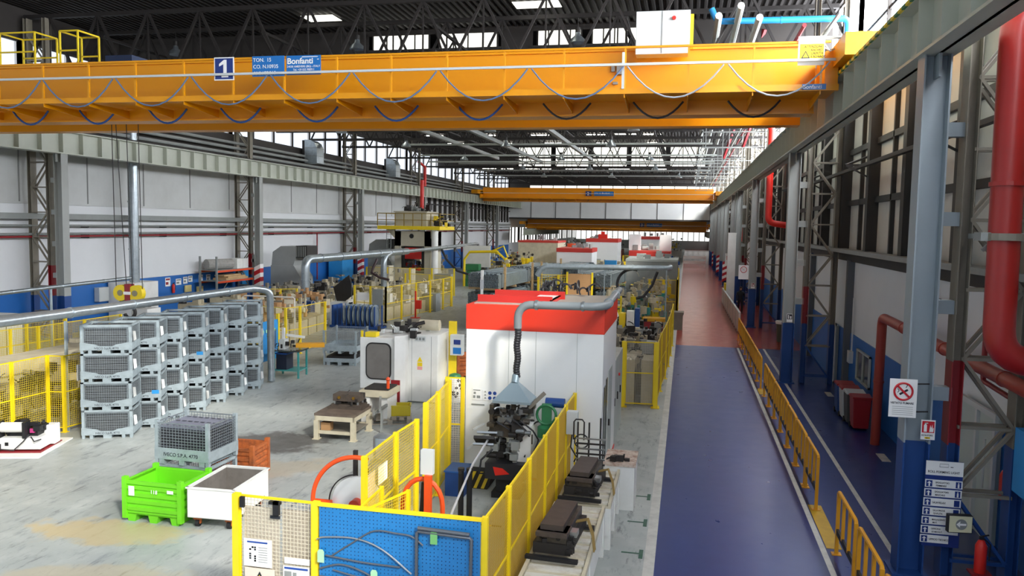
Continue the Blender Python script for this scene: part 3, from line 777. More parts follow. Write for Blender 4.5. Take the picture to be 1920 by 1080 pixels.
# ------------------------------------------------------------------ table, pallet, crate, red panel, machine with window
t = thing('work_table','worn cream steel work table with a grey top','table',(-8.68,19.5,0),.02)
b = MB(); b.box(-.55,.55,-.6,.6,.62,.68); b.build('tabletop', mat('table_top','5f5248',.6,var=.5,col2='8b7d6c',scale=3), t)
b = MB(); 
for y in (-.6,.56): b.box(-.54,.54,y,y+.04,.5,.62)
for x in (-.54,.5): b.box(x,x+.04,-.6,.6,.5,.62)
b.build('apron', CREAM, t)
for x in (-.5,.5):
    for y in (-.55,.55):
        l = MB(); l.box(x-.06,x+.06,y-.06,y+.06,0,.5); l.box(x-.09,x+.09,y-.09,y+.09,0,.02); l.build('leg', CREAM, t)
b = MB(); b.box(-.5,.5,-.5,.5,.19,.21); b.build('shelf', TAUPE, t)
for y in (-.55,.55):
    b = MB(); b.box(-.44,.44,y-.03,y+.03,.15,.23); b.build('stretcher', CREAM, t)
b = MB(); b.box(-.13,.13,-.1,.1,0,.2); b.m = 1; b.box(-.115,.115,-.085,.085,.2,.205); o = b.build('cardboard_box',[CARD,mat('box_inside','6d4f36',.8)]); o.location = (-8.98,19.15,.21)
tag(o,'small open cardboard box on the shelf under the work table','box')
t = thing('press_tool','heavy brown stamping tool lying on the work table','machine tool',(-8.62,19.75,.68),.02)
b = MB(); b.box(-.5,.45,-.25,.3,0,.06); b.box(-.42,.4,-.22,.26,.06,.12); b.build('base_plate', mat('tool_brown','5a4f45',.55,.3,var=.5,col2='36302b',scale=6), t)
b = MB(); b.box(-.38,.36,-.2,.22,.2,.38); b.build('upper_block', mat('tool_brown',''), t)
b = MB()
for x in (-.34,.3):
    for y in (-.16,.18): b.cyl((x,y,.1),(x,y,.22),.035)
b.build('guide_pillar', STEEL, t)
b = MB(); b.greeble((-.35,.35,-.24,.2,.12,.36),26,5,(0,),.04,.12); b.build('tool_insert', DARK, t)
b = MB(); b.cyl((-.2,-.21,.3),(-.2,-.24,.3),.04); b.cyl((.2,-.21,.3),(.2,-.24,.3),.04); b.build('brass_plug', mat('brass','b08a3c',.35,.9), t)
t = thing('machine_bench','white cast bench end between the table and the windowed machine','bench',(-8.3,21.3,0),.02)
b = MB(); b.box(-.5,.35,-.5,.5,.75,.92); b.build('bench_top', CREAM, t)
b = MB(); b.box(-.45,-.2,-.45,.45,0,.75); b.box(.1,.3,-.4,.4,0,.75); b.build('bench_foot', WHITE, t)
b = MB(); b.box(-.4,.3,-.35,.4,.92,.97); b.build('wear_plate', DARK, t)
b = MB(); b.cyl((.28,-.3,.98),(.28,-.3,1.2),.045); b.lathe([(.045,1.2),(.07,1.23),(.03,1.3)],(.28,-.3,0)); b.build('lubricator', ORANGE, t)
b = MB(); b.bar((.32,-1.5,.55),(.32,-.5,.55),.05,.08); b.bar((.5,-1.4,0),(.5,-1.4,.6),.05); b.bar((.45,-1.4,.62),(.1,-.4,.78),.06); b.build('feed_rail', MGREY, t)
t = thing('wooden_pallet','grey wooden pallet on the floor in front of the windowed machine','pallet',(-8.02,21.2,0),.35)
def pallet_parts(t, w=1.2, d=.8, m=GWOOD):
    for i in range(6):
        b = MB(); x = -w/2+i*(w-.13)/5; b.box(x,x+.13,-d/2,d/2,.12,.14); b.build('deck_board', m, t)
    for y in (-d/2,-.05,d/2-.1):
        b = MB(); b.box(-w/2,w/2,y,y+.1,0,.02); b.build('runner_board', m, t)
        for x in (-w/2,-.07,w/2-.14):
            b = MB(); b.box(x,x+.14,y,y+.1,.02,.12); b.build('block', m, t)
pallet_parts(t)
t = thing('plastic_crate','yellow plastic crate on the grey pallet','crate',(-7.86,21.5,.14),.3)
b = MB(); CY = mat('crate_yellow','c9b722',.5,var=.2,col2='9c8a1c',scale=3)
for a in ((-.32,.32,-.22,-.2),(-.32,.32,.2,.22),(-.32,-.3,-.22,.22),(.3,.32,-.22,.22)): b.box(*a,0,.3)
b.box(-.32,.32,-.22,.22,0,.02); b.build('crate_body', CY, t)
b = MB(); b.box(-.34,.34,-.24,-.22,.27,.3); b.box(-.34,.34,.22,.24,.27,.3); b.box(-.34,-.32,-.24,.24,.27,.3); b.box(.32,.34,-.24,.24,.27,.3)
for x in (-.15,.15): b.box(x-.015,x+.015,-.235,-.22,0,.3)
b.build('crate_rim', CY, t)
b = MB(); b.box(-.25,.02,-.02,.02,0,.98); b.box(-.25,.02,-.3,-.02,0,.02); o = b.build('metal_sheet', DRED); o.location = (-8.12,22.2,0); o.rotation_euler = (0,0,.1)
tag(o,'dark red sheet metal panel standing by the windowed machine','panel')
# machine with rounded window
t = thing('enclosed_machine','white enclosed machine with a rounded grey window and warning stickers','machine',(-8.55,24.2,0),.0)
b = MB()
b.box(-1.25,.05,-.95,1.0,.45,2.05); b.box(-.05,1.15,-.55,1.2,.04,2.15); b.prism([(-.05,-.55),(-.05,-1.15),(.22,-.9),(.22,-.55)],'z',.04,2.15)
b.build('housing', WHITE, t, bevel=.02)
b = MB(); b.box(-1.2,.0,-.85,.9,.0,.45); b.box(0,1.1,-.5,1.15,0,.05); b.build('plinth', MGREY, t)
def rrect(x0,x1,z0,z1,r,n=5):
    o = []
    for cx,cz,a in ((x1-r,z1-r,0),(x0+r,z1-r,PI/2),(x0+r,z0+r,PI),(x1-r,z0+r,1.5*PI)):
        for i in range(n+1): o.append((cx+r*math.cos(a+i*PI/2/n),cz+r*math.sin(a+i*PI/2/n)))
    return o
b = MB(); b.prism(rrect(-1.05,-.22,.75,1.9,.2),'y',-.975,-.95); b.build('window_seal', DARK, t)
b = MB(); b.prism(rrect(-1.01,-.26,.79,1.86,.17),'y',-.982,-.976); b.build('window_pane', mat('smoked_window','7d7872',.2,var=.3,col2='5a544e',scale=2), t)
b = MB(); b.box(.4,.75,-.565,-.55,1.95,2.1); k = b.build('type_plate', PLASTIC, t)
b = MB(); 
for i in range(3): b.box(.43+i*.11,.5+i*.11,-.57,-.565,1.98,2.06)
b.build('plate_field', MGREY, k)
b = MB(); b.prism([(.48,1.3),(.66,1.3),(.57,1.46)],'y',-.556,-.55); b.m = 0; b.box(.49,.65,-.556,-.55,1.16,1.28); b.m = 1; b.box(.49,.65,-.556,-.55,1.05,1.15); b.build('warning_sticker',[SIGNY,mat('pink_sticker','e9a7a0',.5)],t)
b = MB(); b.box(.93,.945,-.552,-.548,.06,2.1); b.box(.3,.31,-.552,-.548,.06,2.1); b.build('door_seam', MGREY, t)
b = MB(); b.greeble((-.9,.6,-.6,.8,2.1,2.45),34,11,(0,1),.06,.2); b.tube([(.0,-.2,2.2),(.25,-.3,2.3),(.4,-.3,2.45),(.6,-.2,2.5)],.06,8); b.build('top_drive',[DARK,PLASTIC],t)
b = MB(); b.cyl((.35,.1,2.38),(1.0,.1,2.38),.17,18); b.build('air_tank', CREAM, t, smooth=True)
b = MB(); b.bar((-1.2,-.9,2.05),(-1.2,-.9,2.25),.06); b.box(-1.1,-.75,-.9,-.6,2.06,2.2); b.build('lifting_lug', YEL, t)
b = MB(); b.box(-1.35,-1.25,-.5,-.3,.45,.75); b.build('side_bracket', ORANGE, t)
t = thing('control_post','yellow post with grey control box beside the windowed machine','control box',(-7.2,24.6,0))
b = MB(); b.box(-.12,.12,-.06,.06,0,2.5); b.build('post', YEL, t)
b = MB(); b.box(.0,.4,-.3,-.06,1.45,2.1); b.build('control_box', PLASTIC, t)
b = MB(); b.box(.1,.36,-.31,-.3,1.5,1.7); b.m = 1; b.box(.12,.34,-.31,-.3,1.8,1.95); b.build('button_panel',[SIGNB,SIGNN],t)
t = thing('waste_drum','white drum with black spots and green lid beside the yellow post','drum',(-7.0,24.2,0))
b = MB(); b.lathe([(.2,0),(.2,.75),(.19,.78)],n=20); b.build('drum_body', WHITE, t, smooth=True)
b = MB(); b.lathe([(.205,.78),(.17,.86),(.05,.9)],n=20); b.build('drum_lid', DGREEN, t, smooth=True)
b = MB(); q = random.Random(2)
for i in range(10):
    a = q.uniform(-2.6,0); z = q.uniform(.1,.7); b.cbox((.2*math.cos(a),.2*math.sin(a),z),(.012,.08,.08),a,.7)
b.build('drum_spots', INK, t)
sheetbin('rusty_metal_box','rusty orange steel box with wire rim behind the windowed machine',(-7.6,28.3,0),.55,RUST,1.2,.9,.85)
# ------------------------------------------------------------------ empty cages, teal table, blue tool board
def openpal(label, loc, rz, h):
    t = cage(label, loc, rz, h=h, w=1.35, d=1.7, letter=False); return t
t = thing('wire_container','lower folded grey wire container on the open floor beyond the stacks','container',(-13.2,29.9,0),.12)
b = MB()
for x in (-.65,.58):
    for y in (-.85,.78): b.box(x,x+.07,y,y+.07,0,.45)
b.box(-.65,.65,-.85,.85,.15,.2); b.box(-.65,.65,-.86,-.85,.12,.28); b.box(.65,.66,-.85,.85,.12,.28); b.build('frame', GALVP, t)
for x in (-.45,0,.45):
    b = MB(); b.box(x-.07,x+.07,-.85,.85,0,.12); b.build('foot_runner', GALVP, t)
b = MB(); b.box(-.55,.55,-.75,.75,.2,.34); b.build('folded_mesh', DARK, t)
cage('empty tall grey wire container standing on the folded one',(-13.2,29.9,.46),.12,h=.85,w=1.35,d=1.7,letter=False)
t = thing('inspection_table','teal framed inspection table with instruments by the container stacks','table',(-13.85,26.5,0),.1)
for x in (-.45,.45):
    for y in (-.4,.4):
        b = MB(); b.box(x-.03,x+.03,y-.03,y+.03,0,.95); b.build('leg', TEAL, t)
b = MB(); b.box(-.52,.52,-.46,.46,.95,1.0); b.build('tabletop', GLASSD, t)
b = MB(); b.box(-.48,.48,-.42,.42,.25,.28); b.build('shelf', TEAL, t)
t = thing('measuring_arm','grey instrument with a white arm on the teal table','instrument',(-13.9,26.5,1.0),.1)
b = MB(); b.box(-.3,-.1,-.2,.2,0,.35); b.build('body', PLASTIC, t); b = MB(); b.bar((-.1,0,.5),(.55,.1,.42),.08); b.bar((-.2,0,.3),(-.2,0,.75),.09); b.build('arm', WHITE, t); b = MB(); b.greeble((-.4,.3,-.3,.3,0,.25),14,4,(0,),.05,.15); b.build('fixture', DARK, t)
b = MB(); b.box(-.5,.5,-.16,.16,0,.14); 
for i in range(8): b.box(-.46+i*.13,-.4+i*.13,-.17,.17,.02,.12)
o = b.build('yellow_gauge', mat('gauge_orange','e6a312',.5)); o.location = (-13.2,26.75,1.06); o.rotation_euler = (0,.0,.45)
tag(o,'long amber gauge block overhanging the teal table','gauge')
t = thing('seat_box','navy plastic bin under the teal table','bin',(-14.0,26.45,.28)); b = MB(); b.box(-.25,.15,-.25,.25,0,.55); b.build('bin_body', mat('dark_navy_plastic','1c2233',.5), t); b = MB(); b.box(-.28,.18,-.28,.28,.55,.6); b.build('bin_lid', NBLUE, t)
t = thing('tool_board','tall sky blue perforated tool board beside the last container stack','tool board',(-14.8,26.6,0))
b = MB(); b.box(-.03,.03,-.75,.7,.5,1.95); b.build('board', SKYB, t); b = MB()
for y in (-.8,.75): b.box(-.05,.05,y-.05,y+.05,0,2.15)
b.build('post', YEL, t)
b = MB()
for i in range(5): b.bar((.06,.0+i*.12,.9),(.06,.0+i*.12,1.6),.03)
b.build('hanging_sample', STEEL, t); b = MB()
for i in range(5): b.box(.07,.075,-.45+i*.2,-.38+i*.2,1.55,1.66)
b.build('tag', LIME, t)
# ------------------------------------------------------------------ fences
def fence(label, pts, h=2.0, pitch=.06, wire=.008, post=.06, ymat=YELD, name='machine_fence', foot=.1, gap=.12, mid=True, pm=None, group=None, cat='fence'):
    """pts: post positions (x, y); one panel between neighbours"""
    t = thing(name, label, cat, (pts[0][0],pts[0][1],0), 0, group)
    o = Vector((pts[0][0],pts[0][1],0)); P = [Vector((p[0],p[1],0))-o for p in pts]
    for p in P:
        b = MB(); b.box(p.x-post/2,p.x+post/2,p.y-post/2,p.y+post/2,0,h+.02); b.box(p.x-post,p.x+post,p.y-post,p.y+post,0,.015); b.build('post', pm or YEL, t)
    for a, c in zip(P[:-1], P[1:]):
        d = c-a; L = d.length; e = d/L; a2 = a+e*post*.6; L2 = L-post*1.2
        b = MB(); b.m = 0
        z0, z1 = gap, h
        for z in (z0,z1)+(((z0+z1)/2,) if mid else ()): b.bar(a2+Vector((0,0,z)),a2+e*L2+Vector((0,0,z)),.025,.03)
        for q in (a2,a2+e*L2): b.bar(q+Vector((0,0,z0)),q+Vector((0,0,z1)),.025)
        b.m = 1; b.wires(a2+Vector((0,0,z0)),e*L2,(0,0,z1-z0),max(3,int(L2/pitch)),max(3,int((z1-z0)/pitch)),wire)
        b.build('mesh_panel',[YEL,ymat],t)
    return t
YMESH = mat('amber_mesh','c09a2c',.5)
# right-hand fence of the near cell
FR = fence('long yellow mesh fence along the roller tables, running to the white booth', [(-2.3,9.36),(-2.27,10.58),(-2.25,11.95),(-2.25,13.38),(-2.25,14.68),(-2.25,15.84),(-2.23,17.0)], 2.0, .04, .0055, .075, YMESH)
# front of the cell: notice panel and blue perforated board
FF = fence('short yellow mesh fence carrying notices at the front of the cell', [(-5.67,9.36),(-4.53,9.33)], 2.0, .05, .006, .09, mat('pale_mesh','c9c2ae',.5), mid=False)
def fplate(par, nm, x0, x1, z0, z1, m, y=-.03): 
    b = MB(); b.box(x0,x1,y-.006,y,z0,z1); return b.build(nm, m, par)
fplate(FF,'backing_sheet',.10,.60,.1,1.86,mat('fence_sheet','d8cdbb',.6,var=.2,col2='b9ad99',scale=2),.03)
fplate(FF,'backing_sheet',.64,1.1,.1,1.86,mat('fence_sheet2','c8bca9',.6,var=.2,col2='a99d89',scale=2),.03)
n1 = fplate(FF,'notice',.12,.52,1.07,1.44,PAPER,-.03)
b = MB(); b.box(.17,.46,-.042,-.037,1.39,1.41); b.build('notice_title', INKB, n1)
b = MB()
for i in range(7): b.box(.33,.46,-.042,-.037,1.33-.032*i,1.335-.032*i)
b.build('notice_lines', MGREY, n1); b = MB(); q = random.Random(5)
for i in range(14): x, z = q.choice((.2,.235,.27)), 1.14+.03*q.randrange(7); b.box(x,x+.025,-.042,-.037,z,z+.02)
b.build('notice_marks', INK, n1)
n2 = fplate(FF,'warning_board',.13,.56,.62,1.05,mat('warn_back','ded3c2',.6),-.03)
b = MB(); b.prism([(.17,.68),(.52,.68),(.345,1.01)],'y',-.042,-.037); b.build('triangle_edge', INK, n2)
b = MB(); b.prism([(.205,.70),(.485,.70),(.345,.965)],'y',-.046,-.042); b.build('triangle_face', SIGNY, n2)
b = MB(); b.box(.338,.352,-.05,-.046,.87,.93); b.box(.338,.352,-.05,-.046,.845,.86)
b.bar((.24,-.048,.77),(.34,-.048,.735),.014,.004); b.bar((.31,-.048,.75),(.36,-.048,.72),.014,.004); b.box(.235,.25,-.05,-.046,.765,.785)
for i in range(4): b.bar((.37+i*.02,-.048,.72),(.375+i*.02,-.048,.80-.01*abs(i-1)),.012,.004)
b.box(.365,.44,-.05,-.046,.715,.745); b.build('hand_symbol', INK, n2)
n3 = fplate(FF,'instruction_sheet',.68,1.05,.83,1.13,PAPER,-.03)
b = MB(); b.box(.7,1.03,-.042,-.037,1.09,1.115); b.build('sheet_title', INKB, n3); b = MB(); b.box(.7,.8,-.042,-.037,.95,1.06); b.box(.82,.87,-.042,-.037,1.0,1.05); b.box(.78,.84,-.042,-.037,.86,.9); b.build('sheet_pictures', MGREY, n3)
fplate(FF,'notice',.7,1.05,1.16,1.24,PAPER,-.03); fplate(FF,'pale_sheet',.70,1.0,.3,.6,mat('mint_sheet','c9dccb',.6),-.03)
b = MB(); b.box(.08,.14,-.07,-.03,1.86,2.0); b.box(.56,.64,-.08,-.03,1.80,1.98); b.box(.5,.66,-.08,-.03,1.94,1.98); b.build('cable_clip', BLACK, FF)
b = MB(); b.box(.5,.64,-.04,-.03,1.74,1.78); b.build('type_label', INK, FF)
t = thing('tool_board','large sky blue perforated board hung with bent steel rods at the front','tool board',(-4.46,9.33,0))
b = MB(); b.box(0,2.12,-.05,-.02,.1,1.985); b.build('board', mat('board_blue','2178b8',.38,var=.35,col2='1a5c98',scale=2.2), t)
b = MB()
for i in range(42):
    for j in range(22):
        if (i*7+j*3) % 11: b.add([(.03+i*.05,-.0525,.95+j*.048),(.042+i*.05,-.0525,.95+j*.048),(.042+i*.05,-.0525,.965+j*.048),(.03+i*.05,-.0525,.965+j*.048)],[(0,1,2,3)])
b.build('peg_hole', mat('peg_hole','14406e',.6), t)
b = MB(); b.box(-.02,2.14,-.06,.0,1.985,2.02); b.build('top_rail', YEL, t)
def rod(label, pts, r=.012, m=GALV):
    b = MB(); b.tube([(x-4.46,9.33-.075,z) for x,z in pts], r, 8)
    return tag(b.build('bent_rod', m, smooth=True), label, 'rod')
def arc(pts, n=8):
    """smooth a polyline"""
    o = []; P = [Vector((p[0],p[1],0)) for p in pts]
    P = [P[0]*2-P[1]]+P+[P[-1]*2-P[-2]]
    for i in range(1, len(P)-2):
        for k in range(n):
            s = k/n; a,b_,c,d = P[i-1],P[i],P[i+1],P[i+2]
            v = .5*((2*b_)+(c-a)*s+(2*a-5*b_+4*c-d)*s*s+(3*b_-a-3*c+d)*s**3); o.append((v.x,v.y))
    o.append((P[-2].x,P[-2].y)); return o
DKROD = mat('dark_rod','6a7078',.4,.6)
rod('bright curved steel rod arching across the blue board at upper left', arc([(-.02,1.56),(.1,1.6),(.5,1.62),(.85,1.52),(1.25,1.24)]), .011, STEEL)
rod('dull bent rod rising then arching over the bright rod', arc([(.18,1.36),(.45,1.55),(.75,1.74),(1.05,1.74),(1.25,1.72),(1.4,1.62)]), .011, DKROD)
rod('nearly straight dark rod below the bright arched rod', arc([(.1,1.36),(.6,1.32),(1.1,1.31)]), .012, DKROD)
rod('dark curved rod hung below the straight rod on the blue board', arc([(.02,1.18),(.3,1.26),(.6,1.2),(.9,1.05),(1.2,.86)]), .012, DKROD)
rod('short dark rod under the curved one on the blue board', arc([(.2,1.18),(.5,1.13),(.75,1.12)]), .01, DKROD)
rod('long dark rod low on the blue board, second from the bottom', arc([(.02,1.08),(.5,1.06),(.9,1.0),(1.2,.97)]), .012, DKROD)
rod('lowest dark rod on the left half of the blue board', arc([(.02,.92),(.5,.95),(.9,.92),(1.3,.86)]), .012, DKROD)
t2 = thing('bent_tube','grey U-shaped bent tube frame hanging on the right half of the blue board','tube frame',(-4.46,9.255,0))
b = MB(); b.tube([(1.32,-.01,.2),(1.32,-.01,1.78),(1.34,-.01,1.80),(2.0,-.01,1.78),(2.02,-.01,1.76),(2.0,-.01,.2)],.022,8); b.build('outer_tube', DKROD, t2, smooth=True)
b = MB(); b.tube([(1.34,-.03,1.85),(2.0,-.03,1.83)],.024,8); b.build('upper_tube', DKROD, t2, smooth=True)
for k,(x,z,l) in enumerate(((.0,1.27,'pale green paper tag at the left edge of the blue board'),(.72,1.08,'pale green paper tag in the middle of the blue board'),(1.5,1.66,'green paper tag on the top tube of the bent frame'))):
    b = MB(); b.add([(x,-.1,z),(x+.09,-.1,z),(x+.09,-.1,z+.14),(x+.07,-.1,z+.17),(x+.02,-.1,z+.17),(x,-.1,z+.14),(x,-.104,z),(x+.09,-.104,z),(x+.09,-.104,z+.14),(x+.07,-.104,z+.17),(x+.02,-.104,z+.17),(x,-.104,z+.14)],[(0,1,2,3,4,5),(11,10,9,8,7,6),(0,6,7,1),(1,7,8,2),(2,8,9,3),(3,9,10,4),(4,10,11,5),(5,11,6,0)])
    o = b.build('paper_tag', LIME if k < 2 else mat('green_tag2','6fb06a',.5)); o.location = (-4.46,9.33,0); tag(o,l,'tag')
# left fence of the cell, in two stretches
FL = fence('yellow mesh fence with notices on the left of the coil cell', [(-4.72,11.38),(-4.76,12.86),(-4.72,13.84)], 2.0, .05, .0045, .08, YELD)
b = MB(); b.cbox((-.03,.85,1.5),(.01,.4,.3)); b.build('notice', PAPER, FL); b = MB(); b.cbox((-.03,.3,1.3),(.01,.42,.7)); b.build('pale_sheet', mat('fence_sheet',''), FL)
fence('tall yellow mesh fence stretch nearest the booth wall', [(-4.78,14.55),(-4.86,15.6),(-5.0,16.85)], 2.15, .05, .0045, .09, YELD)
fence('narrow yellow fence panel standing against the left edge of the booth', [(-5.08,16.95),(-4.72,16.98)], 2.2, .05, .006, .07, mat('pale_mesh',''))
fence('low yellow mesh guard beside the coil reel, left piece', [(-4.55,10.8),(-4.58,11.75)], 1.42, .05, .0055, .06, YELD)
fence('low yellow mesh guard beside the coil reel, slanting right piece', [(-4.45,10.75),(-4.12,11.7)], 1.42, .05, .0055, .06, YELD)
# ------------------------------------------------------------------ coil reels, tank, posts
t = thing('coil_reel','orange coil reel with white strip disc left of the cell fence','coil reel',(-5.3,12.45,0),0)
b = MB(); b.ring((0,0,.85),.8,.04,'y',28,8,PI*.42,PI*1.08); b.build('orange_hoop', ORANGE, t, smooth=True)
b = MB(); b.lathe([(.1,-.03),(.46,-.03),(.46,.03),(.1,.03)],(0,.05,.85),30,'y'); b.build('strip_coil', mat('pale_strip','dfe3e4',.3,.3), t)
b = MB(); b.ring((0,0,.85),.5,.012,'y',24,6,1.7,3.2); b.build('black_band', BLACK, t)
b = MB(); b.box(-.12,.12,-.1,.2,0,.85); b.box(-.5,.2,-.25,.25,0,.08); b.build('stand', ORANGE, t)
b = MB(); b.lathe([(.1,-.12),(.1,.12),(.04,.14)],(0,.0,.85),18,'y'); b.build('hub', mat('hub_red','c23a1c',.4), t)
b = MB(); b.cyl((-.75,-.05,.75),(-.45,-.05,.75),.14,16); b.box(-.8,-.4,-.2,.1,.08,.62); b.build('drive_motor', ORANGE, t)
t = thing('coil_reel','orange arched coil reel inside the cell below the white control box','coil reel',(-3.95,11.9,0),0)
b = MB(); b.tube([(-.34,0,.5),(-.33,0,.9)]+[(-.33*math.cos(a),0,1.15+.42*math.sin(a)) for a in [i*PI/10 for i in range(11)]]+[(.33,0,.9),(.34,0,.5)],.04,8); b.build('orange_hoop', ORANGE, t, smooth=True)
b = MB(); b.box(.06,.17,-.12,-.04,.0,1.66); b.build('upright', ORANGE, t)
b = MB(); b.bar((-.08,.05,.1),(-.0,.05,1.5),.06); b.build('brace', DARK, t)
b = MB(); b.box(-.02,.18,-.06,.04,1.66,2.05); b.build('control_box', PLASTIC, t)
b = MB(); b.box(-.4,.4,-.2,.2,0,.3); b.lathe([(.12,-.1),(.12,.1)],(0,0,.75),16,'y'); b.build('stand', ORANGE, t)
t = thing('pressure_tank','grey domed steel tank on a stand beside the coil reel','tank',(-5.1,12.95,0))
b = MB(); b.lathe([(.0,1.5),(.1,1.49),(.16,1.45),(.17,1.4),(.17,1.02),(.15,.98)][::-1],n=20); b.build('tank_body', GALV, t, smooth=True)
b = MB(); b.box(-.2,.2,-.2,.2,.0,.98); b.build('tank_stand', MGREY, t)
for lab, x, y, h in (('thin dark post standing beside the left coil reel',-5.45,12.75,1.68),('tall dark post near the tank left of the cell',-5.4,13.3,1.2)):
    b = MB(); b.box(-.035,.035,-.03,.03,0,h); b.box(-.1,.1,-.1,.1,0,.02); o = b.build('dark_post', DARK); o.location = (x,y,0); tag(o, lab, 'post')
t = thing('pressure_tank','grey domed steel tank on a stand beside the yellow guards','tank',(-5.75,14.85,0))
b = MB(); b.lathe([(.0,1.42),(.12,1.41),(.2,1.36),(.21,1.3),(.21,.9),(.18,.84)][::-1],n=20); b.build('tank_body', GALV, t, smooth=True)
b = MB(); b.box(-.25,.25,-.25,.25,.0,.84); b.build('tank_stand', MGREY, t)
for k,(x,y) in enumerate(((-4.02,14.4),(-3.86,14.42))):
    t = thing('guard_post', ('left','right')[k]+' one of two black round posts on the cell floor', 'post', (x,y,0))
    b = MB(); b.cyl((0,0,0),(0,0,.95),.055,12); b.build('pole', BLACK, t); b = MB(); b.cyl((0,0,.95),(0,0,1.0),.065,12); b.cyl((.0,-.06,.93),(0,-.09,.93),.03); b.build('head', DARK, t)
b = MB()
for i in range(8): b.m = i % 2; b.box(i*.19,i*.19+.19,0,.06,0,.006)
o = b.build('hazard_tape',[YEL,BLACK]); o.location = (-4.7,14.2,0); tag(o,'yellow and black hazard tape stuck on the cell floor','floor tape')
t = thing('blue_crate','blue plastic crate by the fence near the booth','crate',(-4.5,15.9,0)); b = MB(); b.box(-.2,.2,-.3,.3,0,.5); b.build('crate_body', NBLUE, t); b = MB(); b.box(-.22,.22,-.32,.32,.5,.53); b.build('crate_rim', BLUE, t)
t = thing('kick_ramp','black ramp with yellow chevrons by the booth corner','ramp',(-4.35,16.6,0)); b = MB(); b.prism([(-.4,0),(.4,0),(.4,.22),(.1,.22)],'x',-.4,.4); b.build('ramp_body', BLACK, t)
b = MB(); 
for i in range(5): b.add([(-.38+i*.16,-.405,.01),(-.31+i*.16,-.405,.01),(-.28+i*.16,.08,.218),(-.35+i*.16,.08,.218)],[(0,1,2,3)])
for v in range(len(b.v)): b.v[v] = (b.v[v][0],b.v[v][1],b.v[v][2]+.004)
b.build('chevron_stripe', YEL, t)
# ------------------------------------------------------------------ white booth with red band
t = thing('machine_booth','big white machine booth with a red band along its top, nearest one','machine booth',(-3.165,17.06,0))
w2 = 1.515
b = MB(); b.box(-w2,w2,0,3.25,.06,3.3); b.build('wall_panel', PANEL, t)
b = MB(); b.box(-w2-.01,w2+.01,-.01,3.26,3.3,3.84); b.build('red_band', mat('band_red','e23a22',.4,var=.1,col2='c92f20',scale=1), t)
b = MB(); b.box(-w2+.1,w2-.06,.25,3.2,3.835,3.86); b.build('roof_deck', mat('roof_deck','a39c92',.6,var=.3,col2='80796f',scale=2), t)
b = MB(); b.box(-w2-.02,w2+.02,-.02,3.27,0,.06); b.build('red_plinth', RED, t)
b = MB()
for x in (-.55,.05,.95): b.box(x-.004,x+.004,-.006,0,.1,3.3)
b.build('panel_joint', LGREY, t)
b = MB(); b.box(-1.4,.3,.5,.56,3.86,4.02); b.box(-1.3,.4,1.75,1.81,3.86,4.04); b.box(.25,.3,.5,1.8,3.86,3.95); b.m = 1; b.box(-.2,.3,.56,1.75,3.93,3.95); b.build('roof_hatch',[mat('hatch_red','bf2a22',.45),PANEL],t)
b = MB(); b.box(w2,w2+.02,.3,.55,.2,2.1); b.box(w2,w2+.02,.75,1.0,.2,2.2); b.build('side_window', GLASSD, t)
b = MB(); b.box(w2,w2+.012,1.3,2.2,.1,2.3); k = b.build('side_door', LGREY, t); b = MB(); b.box(w2+.012,w2+.05,1.38,1.42,1.0,1.15); b.build('handle', DARK, k)
# notices on the booth front
b = MB(); b.box(-1.36,-1.16,-.012,-.006,1.72,1.98); k = b.build('notice', PAPER, t); b = MB(); b.box(-1.34,-1.18,-.016,-.012,1.93,1.95); b.box(-1.34,-1.29,-.016,-.012,1.76,1.82); b.box(-1.26,-1.18,-.016,-.012,1.76,1.82); b.box(-1.33,-1.28,-.016,-.012,1.85,1.9); b.build('notice_print', MGREY, k)
b = MB(); b.box(-1.12,-.78,-.012,-.006,1.72,1.95); k = b.build('notice', PAPER, t); b = MB()
for x in (-.96,-.85):
    for z in (1.78,1.89): b.cyl((x,-.012,z),(x,-.017,z),.04,14)
b.m = 1
for z in (1.76,1.83,1.9): b.prism([(-1.09,z),(-1.04,z),(-1.065,z+.04)],'y',-.017,-.012)
b.build('safety_symbol',[INKB,MGREY],k)
b = MB(); b.box(-1.38,-1.08,-.012,-.006,1.6,1.63); b.build('strip_label', MGREY, t)
# grey switch cabinets behind the booth
t = thing('switch_cabinet','row of tall grey switch cabinets right behind the white booth','cabinet',(-2.3,20.4,0))
for i in range(3):
    b = MB(); b.box(-.6,.62,i*.9,i*.9+.88,0,2.15); k = b.build('cabinet_body', LGREY, t); h = MB(); h.box(.62,.65,i*.9+.1,i*.9+.14,1.0,1.2); h.build('handle', BLACK, k)
    if i == 1: h = MB(); h.cyl((.62,i*.9+.5,1.6),(.66,i*.9+.5,1.6),.04); h.build('red_button', RED, k)
# exhaust duct on the booth, hose and hood
t = thing('exhaust_duct','grey plastic exhaust pipe running across the booth front with black hose and hood','duct',(0,0,0))
GP = mat('duct_grey','7f8688',.4,var=.2,col2='656b6d',scale=2)
Yd = 16.35
b = MB(); b.tube([(-3.38,Yd,3.45),(-3.38,Yd,3.68)]+[(-3.38+.27*(1-math.cos(a)),Yd,3.68+.27*math.sin(a)) for a in (.3,.6,.9,1.2,1.5)]+[(-3.0,Yd,3.95),(-1.85,Yd,3.96),(-1.65,Yd+.06,3.97),(-1.55,Yd+.2,3.98),(-1.55,Yd+.6,4.0),(-1.6,20.2,4.02)],.085,14); b.build('pipe', GP, t, smooth=True)
b = MB()
for p, q in (((-3.02,Yd,3.95),(-2.96,Yd,3.95)),((-2.05,Yd,3.96),(-2.0,Yd,3.96)),((-1.55,16.85,4.0),(-1.55,16.92,4.0)),((-1.58,18.9,4.01),(-1.58,18.97,4.01))): b.cyl(p,q,.105)
b.build('pipe_collar', GALV, t)
